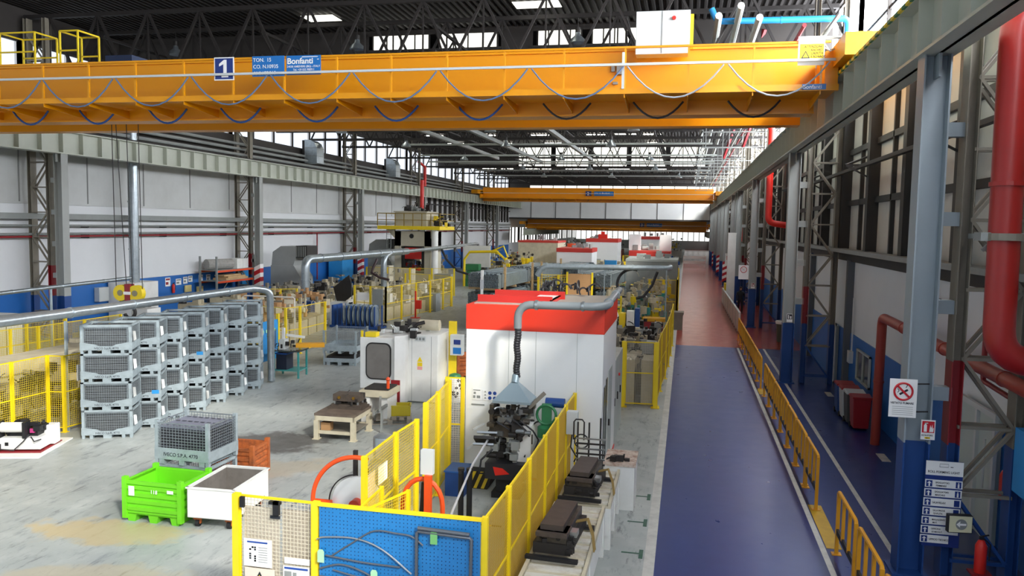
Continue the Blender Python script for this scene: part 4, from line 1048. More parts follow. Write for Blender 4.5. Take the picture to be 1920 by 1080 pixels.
pts = [(-3.38+.012*math.sin(i*.35),Yd,3.45-i*.0275) for i in range(39)]
b = MB(); b.tube(pts,[.075 if i%2 else .066 for i in range(39)],12); b.build('ribbed_hose', HOSE, t)
b = MB(); b.prism([(-3.55,0),(-3.2,0)] if 0 else [(-.4,0),(.4,0),(.1,.33),(-.1,.33)],'y',-.01,.01) if 0 else None
vs = [(-.4,-.32,0),(.4,-.32,0),(.4,.32,0),(-.4,.32,0),(-.08,-.07,.34),(.08,-.07,.34),(.08,.07,.34),(-.08,.07,.34),(-.4,-.32,-.05),(.4,-.32,-.05),(.4,.32,-.05),(-.4,.32,-.05)]
b.add([(x-3.4,y+16.25,z+1.98) for x,y,z in vs],[(0,1,5,4),(1,2,6,5),(2,3,7,6),(3,0,4,7),(4,5,6,7),(8,9,1,0),(9,10,2,1),(10,11,3,2),(11,8,0,3)])
b.cyl((-3.4,16.25,2.3),(-3.4,Yd,2.45),.08); b.build('hood', mat('hood_grey','93a5ad',.4,.3), t)
# ------------------------------------------------------------------ roll forming head under the hood
t = thing('forming_machine','dark oily tube forming machine under the grey hood','machine',(-3.45,16.1,0))
OIL = mat('oily_steel','5b544a',.4,.5,var=.6,col2='2b2724',scale=7)
b = MB(); b.box(-.3,.3,-.35,.35,0,.12); b.box(-.22,.22,-.3,.3,.12,.42); b.build('pedestal', BLACK, t)
b = MB(); b.box(-.42,.4,-.45,.4,.42,.75); b.build('base_box', mat('base_black','222226',.45), t)
b = MB(); b.add([(-.2,-.455,.5),(.1,-.455,.55),(-.05,-.455,.66),(-.25,-.455,.68)],[(0,1,2,3)]); b.build('red_mark', RED, t)
b = MB(); b.box(.2,.48,-.2,.3,.75,1.5); b.build('side_column', WHITE, t)
b = MB(); b.box(-.35,.3,-.25,.35,1.25,1.5); b.box(-.4,-.32,-.2,.3,1.25,1.9); b.box(-.3,.25,-.2,.3,1.62,1.7); b.build('forming_frame', OIL, t)
b = MB(); b.greeble((-.38,.45,-.35,.35,1.2,1.85),70,21,(0,1,2),.05,.2); b.build('forming_rolls',[DARK,OIL,mat('steel_grey','85898a',.35,.6)],t)
b = MB(); b.greeble((-.35,.35,-.35,.35,.75,1.15),40,22,(0,1),.05,.2); b.build('drive_parts',[DARK,MGREY],t)
b = MB(); b.cbox((-.42,-.45,1.22),(.42,.45,.06),.1,-.5); b.build('guide_tray', DARK, t)
b = MB()
for i in range(3): b.cbox((-.42,-.6+.16*i,1.17+.08*i),(.42,.07,.04),.1,-.5)
b.build('guide_roller', STEEL, t)
b = MB()
for i, (x, c) in enumerate(((-.1,.3),(.05,.36),(.2,.32),(-.3,.22))): b.tube([(x,-.3,1.5),(x+.1,-.42,1.5+c*.5),(x+.35,-.35,1.45),(x+.42,-.1,1.2),(x+.3,-.2,.85)],.018,6)
b.tube([(-.3,-.3,1.0),(-.5,-.45,.8),(-.55,-.4,.5),(-.45,-.3,.48)],.02,6); b.build('hose', HOSE, t, smooth=True)
b = MB(); b.bar((-.45,-.1,1.3),(-.85,-.25,.95),.04); b.bar((-.55,0,1.45),(-.75,-.2,1.35),.03); b.build('linkage', PLASTIC, t)
b = MB(); b.bar((.35,0,1.8),(.7,.1,2.15),.07); b.build('lever', TAUPE, t)
t = thing('oil_cylinder','green topped grey cylinder with a blue motor beside the forming machine','hydraulic unit',(-2.72,16.35,0))
b = MB(); b.lathe([(.2,0),(.2,1.15),(.18,1.2)],n=20); b.build('cylinder_body', MGREY, t, smooth=True)
b = MB(); b.lathe([(.2,1.2),(.2,1.4),(.1,1.48)],n=20); b.build('green_top', DGREEN, t, smooth=True)
b = MB(); b.ring((0,-.1,1.68),.2,.03,'y',20,6); b.box(-.1,.1,-.1,.0,1.45,1.9); b.build('valve_ring', DGREEN, t)
b = MB(); b.cyl((-.05,.1,1.9),(.35,.1,1.9),.1,14); b.build('motor', NBLUE, t)
b = MB(); b.tube([(-3.9,15.52,1.2),(-4.0,15.2,1.12),(-4.12,14.2,.7),(-4.2,12.6,.62),(-3.4,10.2,.75)],.02,6) if 0 else b.tube([(-3.78,15.6,1.28),(-3.85,14.6,1.02),(-3.72,12.8,.75),(-3.2,10.0,.72)],.022,6)
tag(b.build('steel_strip', mat('bright_tube','cfd3d6',.3,.2), smooth=True),'bright steel tube feeding out of the forming machine towards the blue board','tube')
b = MB(); b.box(-.3,.3,-.3,.3,0,.7); b.box(-.35,.35,-.35,.35,.7,.73)
o = b.build('strip_support', MGREY); o.location = (-3.2,10.1,0); tag(o,'grey support box hidden behind the blue board','support')
# ------------------------------------------------------------------ roller tables with tooling right of the cell
def rtable(label, x0, x1, y0, y1, h=.85):
    t = thing('roller_table', label, 'machine bench', ((x0+x1)/2,(y0+y1)/2,0))
    w, d = (x1-x0)/2, (y1-y0)/2
    b = MB(); b.box(-w,w,-d,d,h-.1,h-.06); b.box(-w,-w+.05,-d,d,h-.06,h); b.box(w-.05,w,-d,d,h-.06,h); b.build('table_bed', CREAM, t)
    b = MB(); b.box(-w,w-.02,-d,d,.25,h-.1); b.build('side_panel', WHITE, t)
    for y in (-d+.1,0,d-.1):
        l = MB(); l.box(w-.14,w,y-.06,y+.06,0,h-.1); l.build('leg', WHITE, t)
    n = int(2*d/.27)
    for i in range(n):
        y = -d+.14+i*(2*d-.28)/max(1,n-1); s = MB(); s.box(-w+.06,w-.06,y-.07,y+.07,h-.06,h-.03); s.build('slat', mat('slat_white','d9d6cb',.45,var=.7,col2='a08a63',scale=3), t)
    return t
rtable('white roller table nearest the camera beside the yellow fence', -2.08,-1.2,9.3,13.45)
rtable('second white roller table along the yellow fence', -2.05,-1.12,13.6,15.6)
TB = mat('tooling_brown','584e47',.5,.3,var=.5,col2='39322e',scale=5)
def tooling(label, x, y, z, rz, l=1.3):
    t = thing('forming_tool', label, 'machine tool', (x,y,z), rz)
    b = MB(); b.box(-.38,.38,-l/2-.15,-l/2-.07,0,.05); b.box(-.38,.38,l/2-.1,l/2,0,.05); b.build('slide_rail', BLACK, t)
    b = MB(); b.box(-.3,.25,-l/2,l/2,.05,.2); b.build('lower_block', DARK, t)
    b = MB(); b.greeble((-.3,.28,-l/2,-l/2+.25,.06,.28),22,int(y*10),(0,),.04,.1); b.build('die_insert', DARK, t)
    b = MB(); b.box(-.26,.2,-l/2-.02,-l/2+.35,.3,.36); b.box(-.22,.12,-l/2+.1,l/2-.1,.36,.44); b.build('cover_plate', TB, t)
    b = MB(); b.box(-.26,.18,-l/2+.05,l/2-.05,.2,.36); b.build('upper_block', OIL, t)
    b = MB(); b.box(.2,.3,-l/2+.2,-l/2+.38,.25,.33); b.build('steel_cap', STEEL, t)
    b = MB()
    for i in range(3): b.tube([(.22,-.1+i*.04,.35),(.4,-.15+i*.04,.42),(.5,-.3+i*.05,.25),(.55,-.4+i*.05,.05)],.012,6)
    b.build('cable', mat('cable_tan','8d7440',.5), t, smooth=True)
    return t
tooling('dark brown forming tool on the near roller table', -1.68,11.75,.85,-.06)
tooling('dark brown forming tool on the second roller table', -1.62,14.3,.85,-.06,1.2)
t = thing('rusty_bench','rust stained white bench end behind the second forming tool','machine bench',(-1.15,16.2,0))
b = MB(); b.box(-.3,.3,-.5,.5,0,.88); b.build('bench_body', WHITE, t); b = MB(); b.box(-.32,.32,-.52,.52,.88,.93); b.build('bench_top', mat('rust_stain','d2c3b4',.6,var=.9,col2='8a5a42',scale=9), t)
b = MB(); b.greeble((-.2,.2,-.45,-.1,.93,1.0),8,4,(0,),.04,.14); o = b.build('small_tools', DARK, t)
t = thing('profile_rack','dark upright rack holding bright steel strips behind the roller tables','rack',(-1.72,15.35,.85))
b = MB()
for x in (-.22,.0,.22): b.box(x-.015,x+.015,-.02,.02,0,.95 if x < .1 else 1.05)
b.tube([(-.3,0,.6),(-.3,0,.95),(-.26,0,1.0),(-.14,0,1.0),(-.1,0,.95),(-.1,0,.6)],.015,6); b.build('rack_upright', DARK, t)
for i in range(6):
    b = MB(); b.box(-.25,.32,-.03,.0,.12+i*.1,.15+i*.1); b.build('steel_strip', STEEL if i % 2 else DARK, t)
t = thing('fence_switch_box','white switch box with black cables on the yellow fence','switch box',(-2.1,15.8,0))
b = MB(); b.box(-.06,.06,-.06,.06,0,.02); b.bar((0,0,0),(0,0,1.5),.06); b.build('stand', WHITE, t)
b = MB(); b.box(-.12,.1,-.1,.1,1.45,1.9); b.build('box_body', PLASTIC, t)
b = MB(); b.ring((.18,0,1.3),.14,.015,'y',18,6); b.tube([(0,-.1,1.45),(-.02,-.12,1.2),(.1,-.1,1.0),(.05,-.1,.9)],.015,6); b.build('cable', HOSE, t)
# ------------------------------------------------------------------ left fenced line
fence('yellow mesh fence nearest the camera at the far left', [(-16.5,13.6),(-16.25,15.2),(-16.17,16.6),(-16.13,17.7),(-15.7,17.76),(-15.62,18.7)], 2.0, .055, .007, .075, YELD)
fence('second row of yellow mesh fence at the far left', [(-21.0,19.6),(-20.94,21.5),(-20.73,22.4),(-20.65,24.4),(-20.6,26.2)], 2.0, .055, .007, .075, YELD)
fence('third row of yellow mesh fence at the far left, in front of the blue wall', [(-23.1,22.6),(-22.97,24.3),(-22.81,25.3),(-22.62,25.75)], 2.0, .06, .008, .09, YELD)
b = MB(); b.box(-.01,.01,-.2,.2,0,.42); o = b.build('fence_notice', PAPER); o.location = (-15.6,18.3,1.3); o.rotation_euler = (0,0,.1)
b = MB(); 
for i in range(6): b.box(.011,.014,-.16,.16,.06+.06*i,.065+.06*i)
b.build('notice_lines', MGREY, o); tag(o,'white notice sheet hanging on the far left yellow fence','notice')
t = thing('forming_line','long cream roll forming line behind the far left yellow fences','machine',(-19.0,19.5,0))
b = MB(); b.box(-.55,.5,-6,5.5,.75,1.5); b.build('beam_cover', CREAM, t, bevel=.03)
b = MB(); b.box(-.6,.55,-6,5.5,.0,.7); b.build('machine_bed', TAUPE, t)
b = MB(); b.box(.5,.52,-6,5.5,1.1,1.13); b.cyl((.5,1.9,1.15),(.56,1.9,1.15),.28,20); b.build('cover_seam', TAUPE, t)
b = MB(); b.greeble((.6,2.3,-4.5,1.5,.1,1.3),120,31,(0,1,2,1,2,2),.1,.4); b.build('roll_stands',[BEIGE,TAUPE,DARK],t)
b = MB(); b.greeble((-.4,1.2,2,7,1.2,1.9),60,33,(0,1,2),.1,.35); b.build('upper_units',[BEIGE,TAUPE,DARK],t)
t = thing('strip_loader','white low tool base with a white roller on a white floor plate at left','machine',(-15.35,16.15,0),.3)
b = MB(); b.box(-.55,.62,-.75,1.0,.0,.03); b.build('floor_plate', WHITE, t)
b = MB(); b.box(-.54,.5,-.4,.7,.03,.05); b.build('drip_tray', DRED, t)
b = MB(); b.prism([(-.52,-.3),(.45,-.3),(.45,.55),(-.52,.55)],'z',.08,.36); b.box(.3,.55,.2,.5,.08,.55); b.build('base_casting', WHITE, t, bevel=.02)
b = MB(); b.box(-.4,.3,-.1,.45,.36,.52); b.greeble((-.35,.4,-.1,.4,.4,.65),26,9,(0,),.05,.22); b.build('black_unit', BLACK, t)
b = MB(); b.cyl((-.46,-.2,.6),(.06,-.2,.6),.12,18); b.build('white_roller', WHITE, t, smooth=True)
b = MB(); b.box(.06,.12,-.34,-.06,.36,.74); b.box(-.51,-.46,-.34,-.06,.36,.74); b.build('roller_bracket', BLACK, t)
b = MB(); b.box(.15,.25,-.16,-.1,.45,.55); b.build('pink_label', mat('magenta_label','b83a78',.5), t)
b = MB(); b.tube([(-.45,-.31,.22),(-.4,-.4,.12),(-.1,-.42,.1),(.1,-.36,.3),(.2,-.3,.45)],.015,6); b.tube([(.25,-.32,.4),(.35,-.38,.3),(.5,-.36,.35)],.015,6); b.build('cable', HOSE, t, smooth=True)
b = MB(); b.cyl((-.42,.1,.36),(-.42,.1,.55),.07); b.build('oil_cup', DGREEN, t); b = MB(); b.box(-.35,-.27,-.31,-.3,.18,.26); b.build('black_port', BLACK, t)
# galvanised ducts on the left
def duct(label, pts, r, m=GALV, seams=2.2, legs=(), name='air_duct'):
    t = thing(name, label, 'duct', pts[0]); o = Vector(pts[0]); P = [Vector(p)-o for p in pts]
    Q = [P[0]]
    for a, c, e in zip(P[:-2],P[1:-1],P[2:]):
        u = (a-c).normalized(); v = (e-c).normalized(); k = min(2.2*r,(a-c).length*.45,(e-c).length*.45)
        for i in range(7):
            s = i/6; Q.append((c+u*k)*(1-s)**2+c*2*s*(1-s)+(c+v*k)*s*s)
    Q.append(P[-1]); b = MB(); b.tube(Q,r,16); b.build('pipe', m, t, smooth=True)
    b = MB()
    for a, c in zip(P[:-1],P[1:]):
        L = (c-a).length; n = int(L/seams)
        for i in range(1, n+1):
            q = a.lerp(c,(i-.3)/(n+.4)); e = (c-a).normalized(); b.cyl(q-e*.03,q+e*.03,r*1.12,16)
    if b.v: b.build('joint_ring', m, t)
    for x, y, z in legs:
        l = MB(); l.box(x-.03-o.x,x+.03-o.x,y-.03-o.y,y+.03-o.y,-o.z,z-o.z); l.build('support_post', GALVP, t)
    return t
duct('long galvanised duct passing in front of the container stacks and turning down to the floor', [(-14.4,10.5,3.33),(-14.3,24.75,3.3),(-13.95,25.25,3.2),(-13.95,25.3,.05)], .12, legs=((-15.72,17.9,2.9),))
duct('short galvanised branch duct joining the long one at the far left', [(-17.6,14.2,3.0),(-16.2,16.4,3.1),(-14.35,17.5,3.3)], .1)
duct('thin grey pipe running along in front of the blue wall at the far left', [(-22,19,3.0),(-22,28.6,3.18)], .07, legs=((-22,24.4,3.05),))
duct('big galvanised duct dropping to a blue box and running along to the tall press', [(-21,42.0,1.1),(-21,42.0,3.45),(-20.4,50,3.5),(-20.3,57,3.5)], .24)
duct('thinner galvanised duct crossing in front of the tall press', [(-20.3,57,3.5),(-20.15,68,3.6),(-20.6,79,3.65),(-20.6,79.3,2.6)], .14)
duct('vertical galvanised pipe with an elbow over the yellow fenced line', [(-20.3,52.3,1.0),(-20.3,52.3,3.2),(-20.3,53.6,3.5)], .2)
b = MB(); b.tube([(-20.6,51.8,3.1),(-20.7,51.4,2.6),(-20.8,51.3,2.2),(-20.2,51.2,1.9),(-19.5,51.2,1.75)],.09,8); tag(b.build('flexible_hose', mat('maroon_hose','3c2a2c',.5), smooth=True),'dark flexible hose hanging from the duct elbow above the fenced line','hose')
b = MB(); b.tube([(-20.5,66.2,3.5),(-20.0,66.0,2.6),(-19.0,66,1.6),(-17.8,66,1.3),(-16.9,66,.9),(-16.6,66,.3)],.1,8); tag(b.build('flexible_hose', HOSE, smooth=True),'black flexible hose hanging from the duct right of the press','hose')
t = thing('filter_box','dark blue ribbed box under the big galvanised duct','filter box',(-20.62,41.55,0)); b = MB(); b.box(-.28,.28,-.25,.25,.05,1.15)
for i in range(5): b.box(-.25+i*.11,-.2+i*.11,-.27,.25,.08,1.12)
b.build('box_body', NBLUE, t); b = MB(); b.box(-.7,.3,-.3,.3,0,.05); b.build('box_base', NBLUE, t)
t = thing('wire_coil','flat coil of steel wire lying on the floor beside the dark blue box','wire coil',(-19.4,40.35,0)); b = MB()
for i in range(5): b.ring((0,0,.04+i*.05),.5+.02*(i%2),.03,'z',30,6)
b.build('wire_winding', STEEL, t); b = MB(); b.lathe([(.45,.0),(.45,.2)],n=24); b.build('coil_core', MGREY, t)
# blue rack with coils
t = thing('coil_rack','blue steel rack holding grey strip coils on the open floor','rack',(-16.95,39.95,0),-.08)
b = MB(); b.box(-1.4,1.4,-.55,.55,.02,.14); b.build('rack_base', NBLUE, t)
for i in range(10):
    for yy in (-.45,.45):
        b = MB(); x = -1.25+i*.27; b.box(x-.025,x+.025,yy-.04,yy+.04,.14,1.2); b.build('upright', NBLUE, t)
b = MB(); b.box(-1.3,-.75,-.5,.5,.14,1.15) if 0 else b.box(-1.3,-1.2,-.5,.5,.14,1.2); b.build('end_plate', NBLUE, t)
COILM = mat('coil_grey','9aa8b0',.4,.5,var=.3,col2='6c7a84',scale=3)
for i in range(7):
    b = MB(); b.lathe([(.28,-.04),(.56,-.04),(.56,.04),(.28,.04)],(0,0,0),26,'x'); b.ring((.05,0,0),.42,.012,'x',26,6); b.ring((.05,0,0),.5,.012,'x',26,6)
    o = b.build('strip_coil', COILM); x = -.62+i*.27; c, s = math.cos(-.08), math.sin(-.08); o.location = (-16.95+x*c,39.95+x*s,.70); o.rotation_euler = (0,0,-.08+.1)
    tag(o,'grey strip coil standing in the blue rack, %s from the left' % ORD[i],'coil','strip coils in the blue rack')
# ------------------------------------------------------------------ things along the left wall
t = thing('storage_rack','grey and orange pallet rack by the second left column','rack',(-27.9,45.4,0))
for x in (-.55,.55):
    for y in (-2.2,2.0):
        b = MB(); b.box(x-.05,x+.05,y-.05,y+.05,0,3.4); b.build('upright', MGREY, t)
for z in (1.9,2.55):
    for x in (-.55,.55):
        b = MB(); b.box(x-.03,x+.03,-2.2,2.0,z-.12,z); b.build('shelf_beam', ORANGE, t)
b = MB(); b.box(-.55,.55,-2.2,2.0,1.9,1.92); b.box(-.55,.55,-2.2,2.0,2.55,2.57); b.bar((.55,-2.2,.8),(.55,-.9,1.9),.04); b.build('shelf_board', MGREY, t)
def simple(name, label, cat, loc, boxes, m, rz=0, group=None):
    """one mesh from boxes or cylinders"""
    b = MB()
    for q in boxes:
        if len(q) == 6: b.box(*q)
        else: b.cyl(q[0:3],q[3:6],q[6])
    o = b.build(name, m); o.location = loc; o.rotation_euler = (0,0,rz); return tag(o,label,cat,group)
simple('rolled_mat','grey rolled up mat lying on top of the pallet rack','roll',(-27.9,44.6,2.57+.32),[(-.4,-1,0,.3,.6,0,.32)],mat('roll_grey','a5a39d',.8,var=.4,col2='6b6a66',scale=6))
simple('white_carton','white carton on top of the pallet rack beside the rolled mat','carton',(-27.9,46.4,2.57),[(-.4,.4,-.7,.6,0,.6),(-.42,.42,-.02,.0,0,.61)],WHITE)
simple('plank_pile','pile of brown planks on the pallet rack shelf','planks',(-27.9,45.6,1.92),[(-.4,.5,-1.3,1.2,0,.12),(-.3,.45,-1.0,1.0,.12,.22),(-.35,.3,-1.2,.7,.22,.3)],WOOD)
simple('brown_carton','brown carton on the lower part of the pallet rack','carton',(-27.7,45.9,.3),[(-.3,.4,-.6,.6,0,.9),(-.31,.41,-.02,.02,.0,.905)],CARD)
simple('dark_crate','black crate low on the left of the pallet rack','crate',(-27.8,44.1,0),[(-.4,.5,-.6,.7,0,.9),(-.45,.55,-.65,.75,.85,.95)],DARK)
for i,(y,z,wd,h) in enumerate(((40.7,2.0,.45,.5),(41.7,1.95,.5,.36),(42.35,2.0,.4,.4),(42.85,2.05,.4,.36),(43.9,2.0,.4,.45),(44.7,2.0,.42,.42))):
    b = MB(); b.box(-28.885,-28.87,y-wd/2,y+wd/2,z-h/2,z+h/2); o = b.build('wall_notice', PAPER); b = MB(); b.box(-28.87,-28.865,y-wd*.4,y+wd*.4,z+h*.2,z+h*.4); b.box(-28.87,-28.865,y-wd*.4,y+wd*.1,z-h*.3,z); b.build('notice_print', (DRED if i == 0 else MGREY), o)
    tag(o,'white notice on the blue part of the left wall, %s from the left' % ORD[i],'notice','notices on the blue wall')
for i,(y,z) in enumerate(((42.5,1.5),(43.7,1.35))):
    simple('wall_document_box','yellowish document holder on the blue wall, %s one' % ('left','right')[i],'document holder',(-28.85,y,z),[(0,.08,-.3,.3,-.2,.2),(.08,.09,-.26,.26,-.14,.1)],mat('manila','d9c887',.6))
def extinguisher(label, loc, rz=0):
    t = thing('fire_extinguisher', label, 'fire extinguisher', loc, rz)
    b = MB(); b.lathe([(.08,0),(.085,.05),(.085,.42),(.05,.5),(.025,.52)],n=16); b.build('cylinder_body', RED, t, smooth=True)
    b = MB(); b.box(-.03,.03,-.02,.02,.52,.57); b.bar((0,0,.57),(.1,0,.6),.02); b.tube([(.03,0,.54),(.13,0,.45),(.12,0,.2)],.012,6); b.build('valve_and_hose', BLACK, t)
    return t
extinguisher('red fire extinguisher hanging on the blue left wall below the notices',(-28.8,41.1,1.35))
simple('wall_box','grey electrical box on the blue left wall','electrical box',(-28.8,35.2,1.75),[(-.08,.2,-.35,.35,-.35,.35),(.2,.21,-.3,.3,-.3,.3)],PLASTIC)
t = thing('white_cabinet','white cabinet below the tall galvanised wall duct','cabinet',(-28.0,36.6,0)); b = MB(); b.box(-.8,.6,-.85,1.2,0,2.3); b.build('cabinet_body', WHITE, t); b = MB()
for z in (.5,.7,.9): b.box(.6,.62,-.8,-.3,z,z+.05)
b.box(.6,.61,-.01,.01,.05,2.25); b.build('cabinet_louvre', MGREY, t)
duct('tall galvanised duct climbing the left wall to the roof', [(-27.9,36.6,2.3),(-27.9,36.6,10.6),(-28.3,37.6,11.0)], .25)
for i,(x,y,w_,h,m,lab) in enumerate(((-25.4,33.6,1.6,1.35,WHITE,'white machine cabinet behind the container stacks, left one'),(-24.6,36.8,1.2,1.3,BEIGE,'beige machine cabinet behind the container stacks, middle one'),(-23.6,38.3,1.5,1.5,CREAM,'cream machine cabinet behind the container stacks, right one'))):
    t = thing('machine_cabinet',lab,'cabinet',(x,y,0)); b = MB(); b.box(-w_/2,w_/2,-.5,.5,0,h); b.build('cabinet_body', m, t); b = MB(); b.box(-.01,.01,-.51,-.5,.05,h-.05); b.box(.1,.3,-.52,-.5,h*.6,h*.75); b.build('door_seam', TAUPE, t)
    b = MB(); b.greeble((-w_/2,w_/2,-.4,.4,h,h+.35),12,60+i,(0,1),.1,.35); b.build('top_units', [DARK,BEIGE], t)
def collector(label, x, y, s=1.0, m=None):
    t = thing('dust_collector', label, 'dust collector', (x,y,0)); m = m or mat('collector_grey','a7aaa8',.5,var=.3,col2='83857f',scale=1)
    b = MB(); b.prism([(-1.1*s,0),(1.1*s,0),(1.1*s,1.8*s),(.6*s,2.6*s),(-1.1*s,2.6*s)],'y',-.9*s,.9*s); b.build('lower_housing', m, t)
    b = MB(); b.prism([(-1.1*s,2.6*s),(.5*s,2.6*s),(.7*s,3.2*s),(.7*s,3.9*s),(-.4*s,3.9*s),(-1.0*s,3.5*s)],'y',-.8*s,.8*s); b.build('upper_bend', m, t)
    b = MB(); b.box(.7*s,1.5*s,-.8*s,.8*s,3.15*s,3.95*s); b.build('outlet_mouth', DARK, t); b = MB()
    for i in range(6): b.box(.72*s+i*.13*s,.78*s+i*.13*s,-.83*s,-.8*s,3.2*s,3.9*s)
    b.build('outlet_ribs', MGREY, t); return t
collector('big grey dust collector with a dark outlet, left of the red downpipe on the wall', -26.3, 50.6, 1.0)
collector('second grey dust collector farther along the left wall beside the tall press', -26.6, 68.5, 1.05)
simple('blue_wall_cabinet','tall blue cabinet against the white left wall','cabinet',(-28.0,62.5,0),[(-.6,.6,-1.2,1.0,.8,2.6),(.6,.63,-.1,-.05,1.5,1.8)],SKYB)
simple('blue_wall_board','sky blue board hung with tools by the second left column','tool board',(-28.7,49.2,1.3),[(-.1,.05,-1.0,.9,0,1.3),(.05,.09,-.5,.3,.2,.6)],SKYB)
# pipes on the left wall
for z, r, m, lab in ((5.62,.11,MGREY,'grey square cable tray along the left wall'),(5.2,.05,MGREY,'thin grey pipe under the cable tray on the left wall'),(4.82,.06,MGREY,'grey pipe just above the red pipe on the left wall'),(4.7,.045,DRED,'long thin red pipe along the left wall')):
    t = thing('wall_pipe', lab, 'pipe', (-28.45,20,z)); b = MB()
    if r > .1: b.box(-.1,.1,0,110,-.13,.13)
    else: b.tube([(0,0,0),(0,110,0)],r,8)
    b.build('pipe', m, t); b = MB()
    for k in range(18): b.box(-.45,.02,k*6+2,k*6+2.06,-.1,-.04)
    b.build('bracket', DARK, t)
for z, x, lab in ((9.75,-27.9,'lower of the grey pipes running above the left crane girder'),(10.15,-28.2,'upper of the grey pipes running above the left crane girder'),(10.5,-28.4,'topmost grey pipe below the left windows')):
    b = MB(); b.tube([(x,22,z),(x,128,z)],.09,8); tag(b.build('roof_pipe', MGREY, smooth=True),lab,'pipe')
simple('red_downpipe','thin red pipe dropping down the left wall beside the dust collector','pipe',(-28.6,59.2,1.0),[(0,0,0,0,0,3.7,.05)],DRED)
for k,(y,z) in enumerate(((57.3,10.0),(74.2,10.0))):
    t = thing('curved_duct','curved silver ventilation duct on the left windows, %s one' % ('near','far')[k],'duct',(-27.7,y,z)); b = MB(); b.prism([(-.7,0),(.3,0),(.3,1.1),(.1,1.5),(-.2,1.7),(-.7,1.75)],'y',-.6,.6); b.build('duct_shell', GALV, t); b = MB(); b.box(-.9,-.7,-.6,.6,0,1.7); b.build('duct_back', DARK, t)
    b = MB()
    for z2 in (.5,1.1): b.box(-.71,.31,-.61,.61,z2,z2+.04)
    b.build('duct_flange', MGREY, t)
b = MB(); b.tube([(-27.6,83,6.9),(-27.6,83,11.6),(-28.0,82,12.1)],.16,10); tag(b.build('red_pipe', RED, smooth=True),'red vertical pipe above the tall press at the left wall','pipe')
# hook block on ropes under the near crane
t = thing('hook_block','yellow hook block with two sheaves hanging on ropes under the near crane','crane hook',(-18.2,23.6,2.95))
for x in (-.28,.28):
    b = MB(); b.cyl((x-.12,0,.15),(x+.12,0,.15),.3,24) if 0 else b.cyl((x,-.1,.15),(x,.1,.15),.27,24); b.build('sheave', YEL, t)
    b = MB(); b.cyl((x,-.12,.15),(x,-.1,.15),.1,16); b.build('sheave_cap', mat('sheave_grey','8c8468',.5), t)
b = MB(); b.box(-.1,.1,-.12,.12,-.2,.45); b.build('block_body', DRED, t)
b = MB(); b.box(-.14,.14,-.125,-.12,.1,.2); b.build('white_band', PAPER, t)
b = MB(); b.ring((0,0,-.5),.2,.06,'y',18,8,-PI*.9,PI*.45); b.cyl((0,0,-.3),(0,0,-.15),.05); b.build('hook', DARK, t)
b = MB()
for x, x2 in ((-.5,-.55),(-.1,-.4),(.12,.0),(.5,.45)): b.tube([(x,0,.25),(x2,0,5.95)],.014,5)
b.build('wire_rope', DARK, t)
# ------------------------------------------------------------------ mid left fenced line and machines
fence('yellow fence around the long machine line, left of the blue coil rack', [(-18.42,42.9),(-17.3,42.5),(-16.3,42.3)], 2.0, .08, .004, .09, YELD)
fence('long yellow fence along the machine line facing the open floor', [(-16.3,42.3),(-16.1,44.3),(-15.9,46.3),(-15.65,48.3),(-15.45,50.4),(-15.5,52.4)], 2.0, .08, .004, .09, YELD)
fence('yellow fence panel closing the far end of the machine line', [(-15.5,52.6),(-17.6,54.1),(-19.5,54.4)], 2.0, .09, .004, .09, YELD)
simple('grey_notice_panel','grey panel with small pictures standing at the fence corner beside the coil rack','panel',(-16.55,42.1,.8),[(-.45,.15,-.03,.03,0,1.1),(-.3,-.25,-.03,.03,-.8,0),(.0,.05,-.03,.03,-.8,0),(-.2,-.05,-.04,-.03,.5,.9)],MGREY)
simple('fence_white_notice','white notice sheet on the yellow fence left of the coil rack','notice',(-17.7,42.55,1.2),[(-.4,.3,-.02,.0,0,.45),(-.35,.2,-.025,-.02,.1,.14)],PAPER)
t = thing('fire_post','thin red post with a red box standing at the long yellow fence','fire post',(-15.55,45.2,0)); b = MB(); b.box(-.04,.04,-.04,.04,0,1.6); b.cyl((0,0,0),(0,0,.03),.3); b.build('post', RED, t); b = MB(); b.box(.02,.35,-.1,.1,.55,1.05); b.build('red_box', RED, t)
def mline(label, loc, L, rz, seed, mats, w_=1.6, h=1.1, n=90):
    t = thing('machine_line', label, 'machine', loc, rz)
    b = MB(); 
    for i in range(int(L/1.2)): b.box(-w_/2,w_/2,i*1.2,i*1.2+1.05,0,h*.62)
    b.build('machine_bed', mats[0], t)
    b = MB(); b.greeble((-w_/2,w_/2,.2,L-.2,h*.55,h*1.35),n,seed,range(len(mats)),.1,.5); b.build('roll_stands', list(mats), t)
    b = MB(); b.greeble((-w_/2,w_/2,.2,L-.2,h*1.0,h*1.6),n//3,seed+1,(0,),.08,.3); b.build('upper_units', mats[1], t)
    return t
mline('beige machine line inside the long yellow fence', (-17.6,43.2,0), 9.5, -.1, 41, (CREAM,BEIGE,TAUPE,WHITE), 1.9, 1.2, 120)
simple('grey_cabinet','grey cabinet standing at the long yellow fence near its far end','cabinet',(-15.75,49.2,0),[(-.5,.35,-.5,.5,0,1.15),(.35,.37,-.1,-.05,.5,.7)],MGREY)
mline('long cream machine line running towards the tall press behind the dark screen', (-22.6,40.5,0), 18, -.05, 51, (CREAM,TAUPE,BEIGE,DARK), 1.6, 1.3, 150)
mline('dark blue conveyor line behind the cream machine line', (-24.5,42,0), 16, -.05, 53, (NBLUE,DARK,TAUPE), 1.2, 1.1, 90)
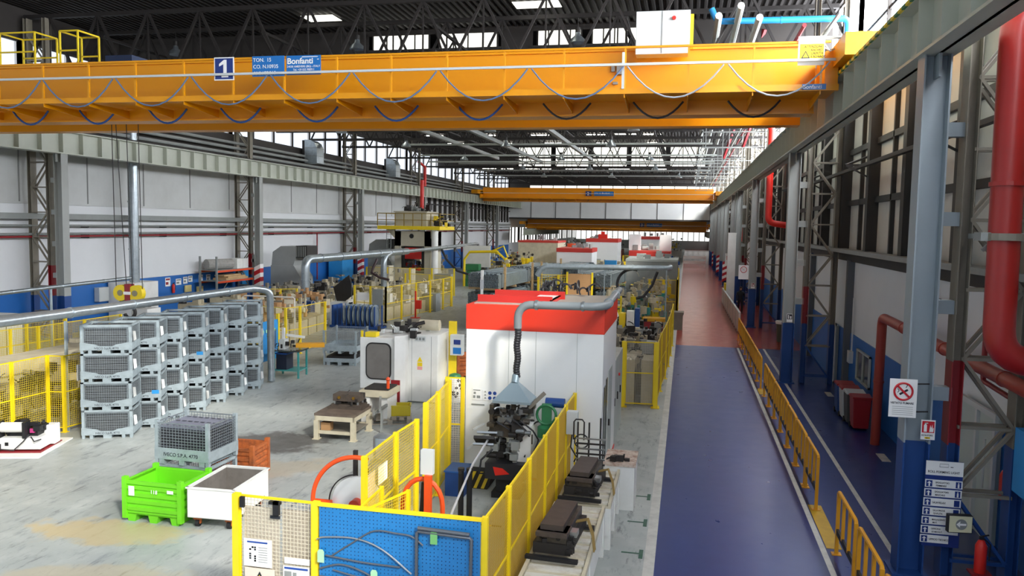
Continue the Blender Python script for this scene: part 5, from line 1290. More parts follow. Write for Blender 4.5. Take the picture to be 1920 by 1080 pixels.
t = thing('dark_screen','tilted dark mesh screen in a grey frame beside the cream line','screen',(-19.4,43.6,0),-.6); b = MB(); b.cbox((0,0,1.6),(1.9,.04,1.2),0,0,-.45); b.build('screen_mesh', DARK, t); b = MB(); b.bar((-.9,0,.0),(-.9,0,1.3),.05); b.bar((.9,0,.0),(.9,0,2.1),.05); b.build('screen_leg', MGREY, t)
t = thing('white_stand','white stand with shelves in front of the cream line','stand',(-18.9,42.2,0)); 
for x in (-.5,.0,.5):
    b = MB(); b.box(x-.05,x+.05,-.3,.3,0,1.0 if x < .3 else 1.25); b.build('leg', WHITE, t)
b = MB(); b.box(-.55,.55,-.35,.35,.95,1.1); b.box(-.5,.05,-.3,.3,.3,.35); b.build('stand_top', WHITE, t)
fence('yellow fence around the brown machine behind the last container stack', [(-18.2,31.2),(-17.0,30.7),(-16.1,30.4),(-15.86,31.2),(-15.8,33.5)], 2.0, .08, .004, .09, YELD)
mline('brown and tan machine behind the yellow fence by the container stacks', (-18.8,31.6,0), 8, .1, 61, (BEIGE,CARD,TAUPE,CREAM), 2.4, 1.3, 120)
fence('yellow fence behind the dark blue box and wire coil', [(-22.0,38.5),(-20.9,38.9),(-20.2,39.4)], 2.0, .08, .004, .08, YELD)
t = thing('hurdle','thin white tube hurdle over the brown machine','frame',(-17.2,31.0,0)); b = MB(); b.tube([(-1.2,0,1.3),(-1.2,0,2.35),(-1.1,0,2.4),(1.1,0,2.4),(1.2,0,2.35),(1.2,0,1.3)],.03,6); b.bar((-1.2,0,1.95),(1.2,0,1.95),.03); b.bar((-1.2,0,0),(-1.2,0,1.3),.03); b.bar((1.2,0,0),(1.2,0,1.3),.03); b.build('tube_frame', WHITE, t)
# ------------------------------------------------------------------ tall press
t = thing('press','tall beige hydraulic press with a yellow railed platform and red ram','press',(-22.7,66.6,0))
PR = mat('press_beige','c6bfa9',.5,var=.3,col2='8d8671',scale=.8)
b = MB(); b.box(-1.6,-1.05,-1.5,1.5,0,4.9); b.box(1.05,1.6,-1.5,1.5,0,4.9); b.build('side_frame', PR, t)
b = MB(); b.box(-1.6,1.6,-1.5,1.5,3.65,4.9); b.build('head', PR, t); b = MB(); b.cyl((-.1,-1.52,4.5),(-.1,-1.5,4.5),.2); b.build('head_port', BLACK, t)
b = MB(); b.box(-1.05,1.05,-1.4,1.4,0,1.35); b.build('bed', PR, t)
b = MB(); b.box(-.75,.75,-1.3,1.2,2.55,3.5); b.build('ram', RED, t); b = MB(); b.box(-1.05,-.75,-1.35,1.2,1.6,3.5); b.box(.75,1.05,-1.35,1.2,1.6,3.5); b.box(-.9,.9,-1.2,1.2,3.5,3.65); b.build('guides', DARK, t)
b = MB(); b.greeble((-.8,.8,-1.3,.5,1.4,2.4),36,71,(0,1,2),.12,.45); b.build('die_set',[DARK,RED,TAUPE],t)
b = MB(); b.box(-2.9,2.6,-2.2,2.2,5.05,5.35); b.build('platform', YEL, t)
b = MB(); b.box(-1.6,1.2,-1.5,1.5,5.35,6.5); b.box(-1.7,1.3,-1.6,1.6,6.5,6.6); b.build('crown', PR, t)
b = MB()
for i in range(8):
    x = -2.9+i*5.5/7; b.box(x-.03,x+.03,-2.2,-2.14,5.35,6.4)
for z in (5.85,6.4): b.box(-2.9,2.6,-2.2,-2.15,z-.03,z+.03); b.box(2.55,2.6,-2.2,2.2,z-.03,z+.03); b.box(-2.9,-2.85,-2.2,2.2,z-.03,z+.03)
b.build('guardrail', mat('rail_ochre','8d7423',.5), t)
b = MB(); b.greeble((-.9,1.1,-1.3,.8,6.6,7.0),30,73,(0,1),.12,.5); b.build('pump_unit',[DARK,MGREY],t)
b = MB(); b.cyl((.3,0,6.7),(.3,0,9.3),.17); b.build('red_riser', RED, t)
b = MB(); b.cyl((2.0,-1.6,0),(2.0,-1.6,5.05),.28,16); b.build('white_column', WHITE, t, smooth=True)
b = MB(); b.prism([(1.6,5.05),(2.4,5.05),(1.6,4.3)],'y',-1.5,-1.3); b.prism([(-1.6,5.05),(-2.4,5.05),(-1.6,4.3)],'y',-1.5,-1.3); b.build('platform_bracket', PR, t)
b = MB(); 
for i in range(11): b.box(-2.35,-1.95,-1.5,-1.46,.6+i*.4,.64+i*.4)
b.box(-2.37,-2.33,-1.5,-1.46,0,5.2); b.box(-1.97,-1.93,-1.5,-1.46,0,5.2); b.build('ladder', MGREY, t)
b = MB(); b.greeble((1.6,2.7,-1.0,1.0,5.4,6.3),22,75,(0,1),.15,.5); b.build('platform_units',[YEL,DARK],t)
for i,(x,y,m,lab,h) in enumerate(((-22.3,62.2,CREAM,'cream cabinet in front of the tall press bed',1.9),(-23.6,60.6,PR,'beige cabinet left in front of the tall press',2.2),(-19.3,63.2,MGREY,'grey cabinet right in front of the tall press',1.5))):
    t = thing('press_cabinet',lab,'cabinet',(x,y,0)); b = MB(); b.box(-.7,.7,-.5,.5,0,h); b.build('cabinet_body', m, t); b = MB(); b.box(-.01,.01,-.52,-.5,.1,h-.1); b.box(.1,.3,-.53,-.5,h*.6,h*.8); b.build('door_panel', TAUPE, t)
fence('yellow fence right in front of the tall press', [(-24.5,59.4),(-22.8,59.4),(-21.0,59.6),(-19.3,59.9),(-17.6,60.3)], 2.1, .1, .006, .1, YELD)

t = thing('white_cabinet','plain white cabinet at the left edge in front of the blue wall','cabinet',(-26.3,26.2,0)); b = MB(); b.box(-.6,.6,-.8,.8,0,1.75); b.build('cabinet_body', WHITE, t); b = MB(); b.box(.6,.62,-.01,.01,.05,1.7); b.build('door_gap', MGREY, t)
# ------------------------------------------------------------------ tube bundles on pallets
def bundle(label, x, y, z, L, rz, w_=.85, h=.9, seed=1):
    t = thing('tube_bundle', label, 'tube bundle', (x,y,z), rz, 'bundled steel tubes on pallets')
    q = random.Random(seed)
    for yy in (.25,L/2,L-.35):
        b = MB(); b.box(-w_/2-.04,w_/2+.04,yy-.05,yy+.05,.0,.12); b.build('bearer', WOOD, t)
    b = MB(); n, k = 11, 11
    for i in range(n):
        for j in range(k):
            x0 = -w_/2+w_*i/n; z0 = .12+(h-.12)*j/k; e = q.uniform(-.05,.05)
            if j == k-1 and q.random() < .3: continue
            b.m = 0; b.box(x0+.004,x0+w_/n-.004,e,L+e,z0+.004,z0+(h-.12)/k-.004)
            b.m = 1; b.add([(x0+.012,e-.002,z0+.012),(x0+w_/n-.012,e-.002,z0+.012),(x0+w_/n-.012,e-.002,z0+(h-.12)/k-.012),(x0+.012,e-.002,z0+(h-.12)/k-.012)],[(0,1,2,3)])
    b.build('tubes',[TUBE,BLACK],t)
    for yy in (.6,L-.7):
        b = MB(); b.box(-w_/2-.015,w_/2+.015,yy,yy+.03,.1,h+.015); b.build('strap', mat('strap_steel','5e666a',.4,.6), t)
    return t
LVL = ('bottom','middle','top')
k = 0
for c,(x,y,L,rz) in enumerate(((-10.95,41.6,6.6,-.07),(-10.0,41.1,6.6,-.07),(-10.3,49.3,6.2,-.08),(-9.3,48.9,6.4,-.09))):
    for l in range(3):
        if c in (2,) and l < 2: continue
        bundle('bundle of grey steel tubes, %s of the %s pile behind the white booth' % (LVL[l],('left front','right front','left rear','right rear')[c]), x, y, l*1.06, L, rz, seed=k); k += 1
for c,(x,y,L,rz) in enumerate(((-4.6,46.2,6,-.08),(-5.7,46.6,6,-.08),(-8.7,55.8,6,-.09),(-7.7,55.5,6,-.09))):
    for l in range(3): bundle('bundle of grey steel tubes, %s of the pile %s' % (LVL[l],('right of the yellow cage','just behind the brown gate panel','far back left behind the yellow cage','far back right behind the yellow cage')[c]), x, y, l*1.0, L, rz, h=.85, seed=k); k += 1
for i,(x,y) in enumerate(((-9.48,42.2),(-9.0,47.6),(-8.8,49.6),(-8.4,54.9))):
    simple('wooden_post','upright pale wooden post holding the tube bundles, %s from the left' % ORD[i],'post',(x,y,0),[(-.06,.06,-.06,.06,0,3.35),(-.03,.09,-.08,-.06,2.2,2.5)],WOOD)
t = thing('wrapped_bundle','white wrapped end of the left tube bundle pile','wrapping',(-10.43,41.0,0)); b = MB(); b.box(-.06,.06,-.1,.05,.1,3.2); b.build('wrap', PAPER, t); b = MB(); b.box(-.08,.08,-.12,.07,1.0,1.3); b.box(-.08,.08,-.12,.07,2.2,2.7); b.build('wrap_fold', mat('wrap_grey','c8ccd0',.5), t)
fence('tall bright yellow cage in front of the tube bundles', [(-8.45,46.6),(-7.3,46.9),(-6.5,47.2)], 2.7, .14, .016, .1, YEL, mid=True)
t = thing('panel_gate','yellow framed gate with a brown panel beside the yellow cage','gate',(-6.0,46.0,0)); b = MB(); b.box(-.6,.75,-.01,.01,1.4,2.85); b.build('brown_panel', CARD, t); b = MB()
for x in (-.65,.8): b.box(x-.05,x+.05,-.05,.05,0,2.95)
b.box(-.65,.8,-.04,.04,1.3,1.4); b.wires((-.6,0,.15),(1.35,0,0),(0,0,1.15),14,12,.012); b.build('gate_frame', YEL, t)
q = random.Random(8); b = MB()
for i in range(26):
    a = Vector((q.uniform(-.75,.6),q.uniform(-.25,.25),0)); rr = q.uniform(.08,.2); b.ring(a+Vector((0,0,rr)),rr,.022,q.choice('xy'),14,5,q.uniform(-.3,.2),PI+q.uniform(-.4,.9))
o = b.build('hose_pile', HOSE, smooth=True); o.location = (-2.75,19.9,3.87); tag(o,'tangle of black hoses lying on the roof of the white booth','hoses',kind='stuff')
# ------------------------------------------------------------------ duct, cabinets and machines of the right cell
duct('long pale duct crossing above the right cell machines', [(-7.2,39.3,3.1),(-6.9,39.3,3.58),(-.75,40.4,3.6),(-.75,41.6,3.6)], .13, GALVP, 2.6, legs=((-3.9,39.85,3.5),(-.9,40.3,3.5)))
b = MB(); b.ring((-2.55,40.3,2.75),.75,.07,'y',20,8,.4*PI,1.45*PI); b.tube([(-2.35,40.3,2.05),(-2.0,40.4,2.15),(-1.6,40.5,2.7),(-1.35,40.5,3.4)],.07,8); tag(b.build('flexible_hose', HOSE, smooth=True),'big black hose loop hanging below the pale duct','hose')
fence('yellow mesh fence across the front of the right cell behind the cabinets', [(-1.78,25.0),(-.78,25.07)], 2.04, .05, .006, .13, mat('pale_mesh',''))
fence('yellow mesh fence along the aisle side of the right cell', [(-.76,25.3),(-.72,27.7),(-.62,30.1),(-.56,32.8),(-.52,35.6),(-.5,38.6)], 2.0, .06, .008, .09, YMESH)
fence('amber mesh fence along the aisle farther back', [(-.42,47.0),(-.42,49.8),(-.42,53),(-.44,56.5),(-.46,60)], 2.6, .07, .012, .1, YMESH)
fence('amber mesh fence front of the farther right cell', [(-2.0,46.8),(-1.2,46.9),(-.42,47.0)], 2.6, .07, .008, .1, YMESH)
for i,(x,m) in enumerate(((-1.66,BEIGE),(-1.0,BEIGE))):
    simple('low_cabinet','beige cabinet behind the front fence of the right cell, %s one' % ('left','right')[i],'cabinet',(x,25.7,0),[(-.24,.2,-.35,.9,0,1.42),(.0,.1,-.36,-.35,.9,1.0)],m)
mline('oily machine with hoses behind the beige cabinets of the right cell', (-2.2,27.0,0), 7.5, -.05, 81, (TAUPE,DARK,BEIGE,MGREY,CREAM), 2.2, 1.2, 220)
t = thing('portal_frame','white portal frame with an orange cap in the right cell','machine',(-2.9,31.5,0)); b = MB(); b.box(-.35,-.2,-.2,.2,0,2.2); b.box(.2,.35,-.2,.2,0,2.2); b.prism([(-.4,2.1),(.4,2.1),(.25,2.5),(-.25,2.5)],'y',-.22,.22); b.build('frame', WHITE, t); b = MB(); b.box(-.25,.25,-.22,.22,2.5,2.65); b.build('orange_cap', ORANGE, t)
t = thing('robot_unit','yellow white and navy robot unit in the right cell','robot',(-2.15,32.0,0)); b = MB(); b.box(-.35,-.1,-.2,.2,.3,2.2); b.build('yellow_arm', YEL, t); b = MB(); b.box(-.05,.25,-.25,.2,.9,2.3); b.build('white_cover', WHITE, t); b = MB(); b.box(.27,.45,-.25,.25,.5,2.4); b.build('navy_side', NBLUE, t); b = MB(); b.box(-.3,.4,-.25,.3,0,.5); b.build('base', DARK, t)
t = thing('tool_trolley','red tool trolley with a yellow top by the right cell','trolley',(-1.35,38.8,0)); b = MB(); b.box(-.5,.4,-.35,.35,.15,1.15); b.build('trolley_body', DRED, t); b = MB(); b.box(-.55,.5,-.4,.4,1.15,1.3); b.build('tray', mat('crate_orange','d19a1c',.5), t); b = MB(); b.box(-.5,.4,-.36,-.35,.75,.8); b.build('drawer_handle', BLACK, t)
for x in (-.4,.3):
    b = MB(); b.cyl((x-.03,-.2,.08),(x+.03,-.2,.08),.08); t2 = b.build('wheel', BLACK, t)
simple('waste_bin','dark grey bin standing at the aisle edge beside the right cell','bin',(-.4,45.2,0),[(-.35,.35,-.4,.4,0,.85),(-.4,.4,-.45,.45,.85,.98)],TAUPE)
simple('white_switch_panel','light grey switch panel standing in the right cell','panel',(-2.6,43.0,.4),[(-.55,.55,-.1,.1,0,1.5),(-.1,.1,-.11,-.1,.9,1.1),(-.4,-.3,-.05,.05,-.4,0),(.3,.4,-.05,.05,-.4,0)],PLASTIC)
t = thing('yellow_steps','small yellow steel steps in the right cell','steps',(-3.3,38.5,0)); b = MB()
for x in (-.35,.35): b.box(x-.04,x+.04,-.05,.05,0,2.3)
for i in range(6): b.box(-.35,.35,-.05,.05,.3+i*.36,.36+i*.36)
b.build('ladder_frame', YEL, t)
mline('grey and teal machine beyond the yellow steps in the right cell', (-2.6,39.6,0), 6.5, 0, 83, (MGREY,BEIGE,TAUPE,CREAM,BEIGE,MGREY,YEL,TEAL), 3.0, 1.5, 190)
mline('grey machine line behind the amber aisle fence', (-2.0,48.5,0), 3, 0, 85, (MGREY,BEIGE,YEL,TAUPE), 2.4, 1.6, 90)
# ------------------------------------------------------------------ white booths farther back
def booth(label, x0, x1, y, d, h, band=.35, body=PANEL, red=True, grey_front=False):
    t = thing('machine_booth', label, 'machine booth', ((x0+x1)/2,y,0)); w_ = (x1-x0)/2
    b = MB(); b.box(-w_,w_,0,d,0,h-band); b.build('wall_panel', body, t)
    b = MB(); b.box(-w_-.03,w_+.03,-.03,d+.03,h-band,h); b.build('red_band', mat('band_far','c8382e',.45) if red else LGREY, t)
    b = MB(); b.box(-w_*.5,-.1,-.02,0,.1,1.9); b.box(.3,w_*.7,-.03,0,.9,1.5); b.build('front_door', LGREY, t)
    b = MB(); b.greeble((-w_*.8,w_*.8,.3,d-.3,h+.1,h+.3),8,int(x0*10)+90,(0,1,0),.15,.5); b.build('roof_units',[MGREY,LGREY],t)
    return t
booth('beige booth with a thin red band, leftmost of the far booths', -15.6,-11.8, 75, 5, 4.15, .18, CREAM)
booth('white booth with a red band behind the tube bundles', -11.1,-8.0, 70, 4, 3.65, .35)
booth('white booth with a red band standing farther back in the middle', -11.2,-7.6, 92, 5, 4.2, .4)
booth('white booth with a red band over the right cell', -4.3,-1.2, 63, 4, 3.75, .38)
booth('grey glazed booth in front of the white one over the right cell', -3.75,-.5, 52.3, 4, 3.55, .15, MGREY, False)
booth('white booth with a dark red band far back near the aisle', -6.2,-2.6, 104, 5, 4.4, .35)
for i,(x,y,lab) in enumerate(((-4.0,66.5,'left'),(-1.6,66.5,'right'))):
    simple('booth_tower','white square tower on the booth over the right cell, %s one' % lab,'machine top',(x,y-1.5,3.76),[(-.45,.45,-.5,.5,0,1.25),(-.4,.4,-.51,-.5,.1,.12)],PANEL)
# ------------------------------------------------------------------ far machine field
q = random.Random(12)
PAL = [(CREAM,TAUPE,BEIGE,DARK),(MGREY,YEL,DARK,BEIGE),(YEL,DARK,CREAM),(ORANGE,MGREY,BEIGE,TAUPE),(DGREEN,MGREY,CREAM),(BLUE,LGREY,TAUPE),(RED,BEIGE,DARK,MGREY),(WHITE,MGREY,YEL)]
NM = ['cream','grey and yellow','yellow','orange and grey','green and grey','blue and grey','red and beige','white and grey']
spots = [(-24.0,72),(-19,74),(-14.6,67),(-11.4,64),(-6.8,62),(-21.5,84),(-17.0,82),(-13,84),(-7.0,76),(-3.4,74),(-24,94),(-19.5,96),(-14.5,99),(-5.3,89),(-3.2,86),(-22,108),(-16.5,112),(-11,109),(-5,117),(-20,121),(-12.5,121),(-2.2,96)]
for i,(x,y) in enumerate(spots):
    p = i % 8; h = q.uniform(1.3,2.3)
    mline('%s machine in the far field, %s by distance' % (NM[p], ORD[i]), (x,y,0), q.uniform(4,6.5), q.uniform(-.1,.1), 100+i, PAL[p], q.uniform(2.2,3.2), h, 70)
for i,(x,y,L) in enumerate(((-14.4,61.2,6),(-8.0,60.5,5),(-18,81,5),(-10,81.5,6),(-20,92,6),(-16.8,96,5),(-4.5,83.2,3.5),(-2.6,71.5,2),(-7.5,99,5))):
    n = max(2,int(L/1.8)); fence('yellow fence in the far machine field, %s by distance' % ORD[i], [(x+L*j/n,y) for j in range(n+1)], 2.1, .14, .014, .12, YELD)
t = thing('yellow_portal','bent yellow tube frame over the far machines left of the beige booth','frame',(-17.9,70,0)); b = MB(); b.tube([(-1.6,0,0),(-1.6,0,2.4),(-1.1,0,3.1),(1.4,0,3.2),(2.2,0,2.5),(2.2,0,0)],.12,8); b.tube([(.9,0,3.2),(2.0,0,3.7),(2.5,0,2.5)],.08,8); b.build('tube_frame', YEL, t)
simple('orange_tank','orange upright tank beside the beige far booth','tank',(-10.7,77,0),[(0,0,0,0,0,3.6,.75),(0,0,3.6,0,0,3.9,.5)],ORANGE)
simple('red_robot','red machine head on the booth roofs in the middle distance','machine top',(-9.4,93,4.2),[(-.5,.5,-.4,.4,0,.5),(-.2,.2,-.2,.2,.5,.8)],RED)
simple('green_stack','stack of green crates to the right of the tall press','crates',(-18.4,70.5,0),[(-1,.4,-.5,.5,0,.7),(-.9,.6,-.5,.5,.75,1.4),(-1,.2,-.4,.5,1.45,2.0)],DGREEN)
simple('white_far_panel','white panel standing behind the green crates','panel',(-19.2,72.9,1.6),[(-1.2,1.4,-.1,.1,0,2.0),(-.2,-.1,-.05,.05,-1.6,0)],WHITE)
simple('blue_far_rack','sky blue rack with bottles between the far booths','rack',(-6.2,69.5,0),[(-.9,.7,-.5,.5,0,1.2),(-.8,.6,-.4,.4,1.25,2.0),(-.6,.4,-.3,.3,2.05,2.7)],SKYB)
for i in range(6):
    simple('grey_container','grey wire box in the black strip pile row, %s from the left' % ORD[i],'container',(-15.0+i*.95,59.0+.2*i,0),[(-.4,.4,-.5,.5,0,1.6),(-.42,.42,-.52,.52,1.6,1.66)],DARK)
# lower hall: sketch of machines seen under the third crane
for i,(x,y) in enumerate(((-20,140),(-13,145),(-6,141),(-18,160),(-9,165),(-2.5,152))):
    mline('%s machine in the low hall beyond the third crane, %s by distance' % (NM[(i*3)%8], ORD[i]), (x,y,0), 7, 0, 140+i, PAL[(i*3)%8], 3.5, 2.2, 60)
# ------------------------------------------------------------------ guard rails along the aisle
GRY = mat('rail_yellow','d9981a',.42,var=.2,col2='a87414',scale=2)
def grail():
    t = thing('guard_rail','x','guard rail',(2.72,0,0),0,'yellow guard rails along the blue aisle'); L = 1.5
    for y in (.03,L-.03):
        b = MB(); b.box(-.03,.03,y-.03,y+.03,0,1.08); b.box(-.08,.08,y-.07,y+.07,0,.015); b.build('post', GRY, t)
    b = MB(); b.tube([(0,.03,1.06),(0,.05,1.1),(0,.1,1.115),(0,L-.1,1.115),(0,L-.05,1.1),(0,L-.03,1.06)],.032,8); b.build('top_rail', GRY, t, smooth=True)
    for y in (.5,1.0):
        b = MB(); b.box(-.025,.025,y-.03,y+.03,.42,1.09); b.build('baluster', GRY, t)
    b = MB(); b.box(-.02,.02,.03,L-.03,.36,.46); b.build('dark_band', BLACK, t)
    return t
g0 = grail(); ys = [9.6,11.3,13.0]+[16.7+1.62*i for i in range(7)]+[29.15+1.6*i for i in range(8)]
for i, y in enumerate(ys):
    lab = 'yellow tube guard rail beside the blue aisle, %s from the camera' % ORD[i]
    if i == 0: g0.location = (2.72,y,0); g0['label'] = lab
    else: dup(g0,(2.72,y,0),label=lab)
for i in range(7):
    t = thing('aisle_barrier','white panelled barrier along the red aisle, %s from the camera' % ORD[i],'barrier',(2.9-.02*i,44.2+2.6*i,0),0,'white barriers along the red aisle')
    b = MB(); b.box(-.03,.03,0,2.5,.12,1.12); b.build('panel', mat('barrier_white','c9bdb8',.5), t); b = MB()
    for y in (.05,1.25,2.45): b.box(-.05,.05,y-.04,y+.04,0,1.15)
    b.box(-.05,.05,0,2.5,1.12,1.17); b.build('frame', LGREY, t)
# signs on the near right column
def sign(label, x0, x1, y, z0, z1, m, name='sign', cat='sign', th=.012):
    b = MB(); b.box(0,x1-x0,-th,0,0,z1-z0); o = b.build(name, m); o.location = (x0,y,z0); return tag(o,label,cat)
s = sign('white no smoking sign with red circle beside the near right column', 3.27,3.68,13.78,2.63,3.25,PAPER,'no_smoking_sign')
b = MB(); b.ring((.205,-.016,.42),.135,.017,'y',32,6); b.bar((.11,-.018,.515),(.3,-.018,.325),.022,.03); b.build('red_circle', SIGNR, s)
b = MB(); b.bar((.15,-.014,.37),(.27,-.014,.45),.004,.032); b.tube([(.12,-.014,.4),(.14,-.014,.43),(.12,-.014,.46)],.006,5); b.tube([(.24,-.014,.48),(.26,-.014,.52),(.24,-.014,.55)],.006,5); b.build('cigarette', INK, s)
text('VIETATO FUMARE',.048,(.02,-.014,.215),INK,s,sx=.9,bold=.012)
b = MB()
for i in range(5): b.box(.05,.36,-.014,-.012,.04+i*.032,.046+i*.032)
b.build('small_print', MGREY, s)
b = MB(); b.bar((.41,0,.55),(.6,.06,.55),.02); b.bar((.41,0,.1),(.6,.06,.1),.02); b.build('sign_arm', DARK, s)
s = sign('white fire extinguisher sign on the near right column', 3.78,3.99,13.83,2.28,2.6,PAPER,'extinguisher_sign')
b = MB(); b.box(.015,.195,-.016,-.012,.115,.3); b.build('red_field', SIGNR, s)
b = MB(); b.box(.04,.085,-.02,-.016,.13,.24); b.box(.05,.075,-.02,-.016,.24,.275); b.box(.05,.1,-.02,-.016,.262,.278); b.prism([(.12,.13),(.18,.13),(.185,.2),(.17,.18),(.165,.25),(.15,.19),(.135,.24),(.125,.17)],'y',-.02,-.016); b.build('white_pictogram', PAPER, s)
text('ESTINTORE',.034,(.012,-.014,.06),INK,s,sx=.95); b = MB(); b.box(.06,.14,-.015,-.012,.015,.045); b.build('yellow_label', SIGNY, s); text('TR 1',.028,(.07,-.017,.018),INK,s)
t = thing('direction_sign','white direction board ROLL FORMING LIGHT at the foot of the near right column','sign',(3.88,13.8,0))
b = MB(); b.box(0,.55,-.012,0,1.72,1.95); b.build('header', PAPER, t); text('ROLL FORMING LIGHT',.052,(.03,-.014,1.76),INK,t,sx=.88)
b = MB(); b.tube([(.2,-.014,1.86),(.33,-.014,1.86),(.33,-.014,1.91),(.2,-.014,1.91),(.2,-.014,1.86)],.003,4); b.box(.36,.4,-.014,-.012,1.86,1.87); b.build('header_emblem', INK, t)
for i,(a,c) in enumerate((('SPOGLIATOIO','FEMMINILE'),('SPOGLIATOIO','MASCHILE'),('SALA RELAX',''),('SALA PROVE','QUALITA'),('MAGAZZINO','MAT.'),('OFFICINA','DI MANUT.'),('UFFICIO TECNICO',''))):
    z = 1.52-i*.152; x0 = -.005*i; w_ = .55 if i < 6 else .42
    b = MB(); b.box(x0,x0+w_,-.012,0,z,z+.125); k = b.build('direction_strip', PAPER, t)
    b = MB(); b.box(x0+.015,x0+.105,-.016,-.012,z+.012,z+.113); 
    if i < 4: b.box(x0+w_-.1,x0+w_-.02,-.016,-.012,z+.012,z+.113)
    b.build('arrow_field', SIGNN, k); b = MB(); b.prism([(x0+.06,z+.1),(x0+.025,z+.065),(x0+.05,z+.072),(x0+.05,z+.02),(x0+.07,z+.02),(x0+.07,z+.072),(x0+.095,z+.065)],'y',-.02,-.016)
    if i < 2: b.box(x0+w_-.072,x0+w_-.048,-.02,-.016,z+.02,z+.08); b.box(x0+w_-.067,x0+w_-.053,-.02,-.016,z+.085,z+.102)
    b.build('white_arrow', PAPER, k)
    if c: text(a,.038,(x0+.15,-.014,z+.07),INK,k,sx=.85); text(c,.038,(x0+.16,-.014,z+.02),INK,k,sx=.85)
    else: text(a,.042,(x0+.13,-.014,z+.045),INK,k,sx=.85)
b = MB(); b.box(0,.55,.0,.02,.55,1.95); b.build('board', SIGNN, t)
t = thing('arrow_sign','small cream box sign with a grey round arrow pointing left by the direction board','sign',(4.17,13.5,.9),.12)
b = MB(); b.box(0,.36,0,.1,0,.28); b.build('sign_box', BLACK, t); b = MB(); b.box(.01,.35,-.006,0,.012,.27); b.build('sign_face', mat('sign_cream','dcd9b4',.5), t)
b = MB(); b.cyl((.19,-.006,.14),(.19,-.01,.14),.085,24); b.build('round_field', MGREY, t); b = MB(); b.prism([(.115,.14),(.17,.19),(.165,.155),(.26,.155),(.26,.125),(.165,.125),(.17,.09)],'y',-.015,-.01); b.build('white_arrow', PAPER, t)
b = MB(); b.bar((.2,.1,.15),(.2,.35,.15),.03); b.build('sign_arm', DARK, t)
for k,i in enumerate((1,2)):
    y = COLR[i]; s = sign('small extinguisher sign on the %s right column from the camera' % ORD[i], 3.66,3.86,y-.215,2.25,2.55,PAPER,'extinguisher_sign')
    b = MB(); b.box(.015,.185,-.016,-.012,.1,.285); b.build('red_field', DRED if i == 2 else INK, s); b = MB(); b.box(.04,.08,-.02,-.016,.12,.26); b.box(.11,.16,-.02,-.016,.12,.22); b.build('white_pictogram', PAPER, s)
s = sign('white no smoking sign at the third right column from the camera', 2.95,3.5,COLR[2]-.25,2.75,3.55,PAPER,'no_smoking_sign'); b = MB(); b.ring((.275,-.016,.55),.17,.018,'y',26,6); b.bar((.15,-.016,.67),(.4,-.016,.43),.03,.008); b.build('red_circle', SIGNR, s); b = MB(); b.bar((.2,-.014,.5),(.35,-.014,.6),.04,.004); b.build('cigarette', INK, s)
s = sign('plain white sign beside the fourth right column from the camera', 2.95,3.5,COLR[3]-.25,2.9,3.7,PAPER); b = MB(); b.box(.1,.45,-.016,-.012,.3,.6); b.build('faded_print', mat('faded_pink','d9a8a2',.6), s)
# pipes on the right
duct('big bright red pipe in front of the near right column, turning to the wall', [(5.4,12.7,8.75),(4.36,12.6,8.75),(4.36,12.5,3.82),(5.4,12.6,3.75)], .205, REDP, 3.2, name='red_pipe')
t = thing('pipe_clamp','grey steel clamp holding the big red pipe','bracket',(4.36,12.5,5.55)); b = MB(); b.box(-.32,.26,-.03,.25,-.06,.06); b.bar((.0,.25,0),(.0,1.4,0),.08); b.bar((-.2,.25,-.2),(.2,.25,.2),.05); b.build('clamp', MGREY, t); b = MB(); b.cyl((0,0,-.05),(0,0,.05),.235); b.build('clamp_ring', TAUPE, t)
duct('brownish red pipe rising from the floor and running along the right wall', [(5.03,22.4,0),(5.03,22.3,3.38),(5.05,12,3.25)], .12, mat('brown_red_pipe','a33a2c',.42,var=.35,col2='6d2a26',scale=2), 2.6, name='red_pipe')
duct('red pipe coming over the right crane girder and down to the wall', [(1.9,45.6,12.2),(2.0,45.6,11.2),(4.28,45.6,11.2),(4.28,45.6,5.95),(5.5,45.6,5.8)], .17, RED, 3, name='red_pipe')
duct('thin red pipe down a far right column', [(4.6,66,9.8),(4.35,66,4.6)], .12, RED, 3, name='red_pipe')
duct('sky blue pipe under the roof above the right end of the near crane', [(.6,30.2,13.4),(.8,30.2,12.95),(5.2,30.2,12.9),(5.2,30.2,11.6)], .11, SKYB, 3, name='blue_pipe')
duct('dark blue pipe crossing the roof from left to right', [(-26,35.0,12.9),(.4,34.5,12.9)], .09, NBLUE, 6, name='blue_pipe')
duct('thin dark red pipe with a bend low on the right wall behind the near column', [(5.2,15.5,6.2),(5.2,15.5,3.0),(5.2,14.2,2.95)], .045, DRED, 5, name='red_pipe')
t = thing('cable_bracket','dark bent bracket with hanging hooks on the right wall','bracket',(5.45,19.5,4.1)); b = MB(); b.bar((.15,0,0),(-.2,0,.05),.04); b.bar((-.2,0,.05),(-.25,0,-.1),.03); b.bar((.15,.5,.1),(-.15,.5,.1),.04); b.bar((.0,0,0),(0,.5,.1),.03); b.ring((-.25,0,-.25),.08,.012,'x',12,5); b.build('bracket_arm', BLACK, t)
for i in range(6):
    y = 18+i*8.4; t = thing('wall_strut','dark angled strut high on the right wall, %s from the camera' % ORD[i],'bracket',(5.4,y,7.6)); b = MB(); b.bar((.15,0,0),(-.7,.1,.0),.06); b.bar((-.7,.1,0),(.15,.9,.35),.06); b.bar((.15,-.05,-.5),(-.7,.1,0),.05); b.build('strut', DARK, t)
b = MB(); b.bar((5.1,10,7.55),(5.1,42,7.55),.14,.1); tag(b.build('cable_tray', DARK),'long dark cable tray high along the right wall','cable tray')
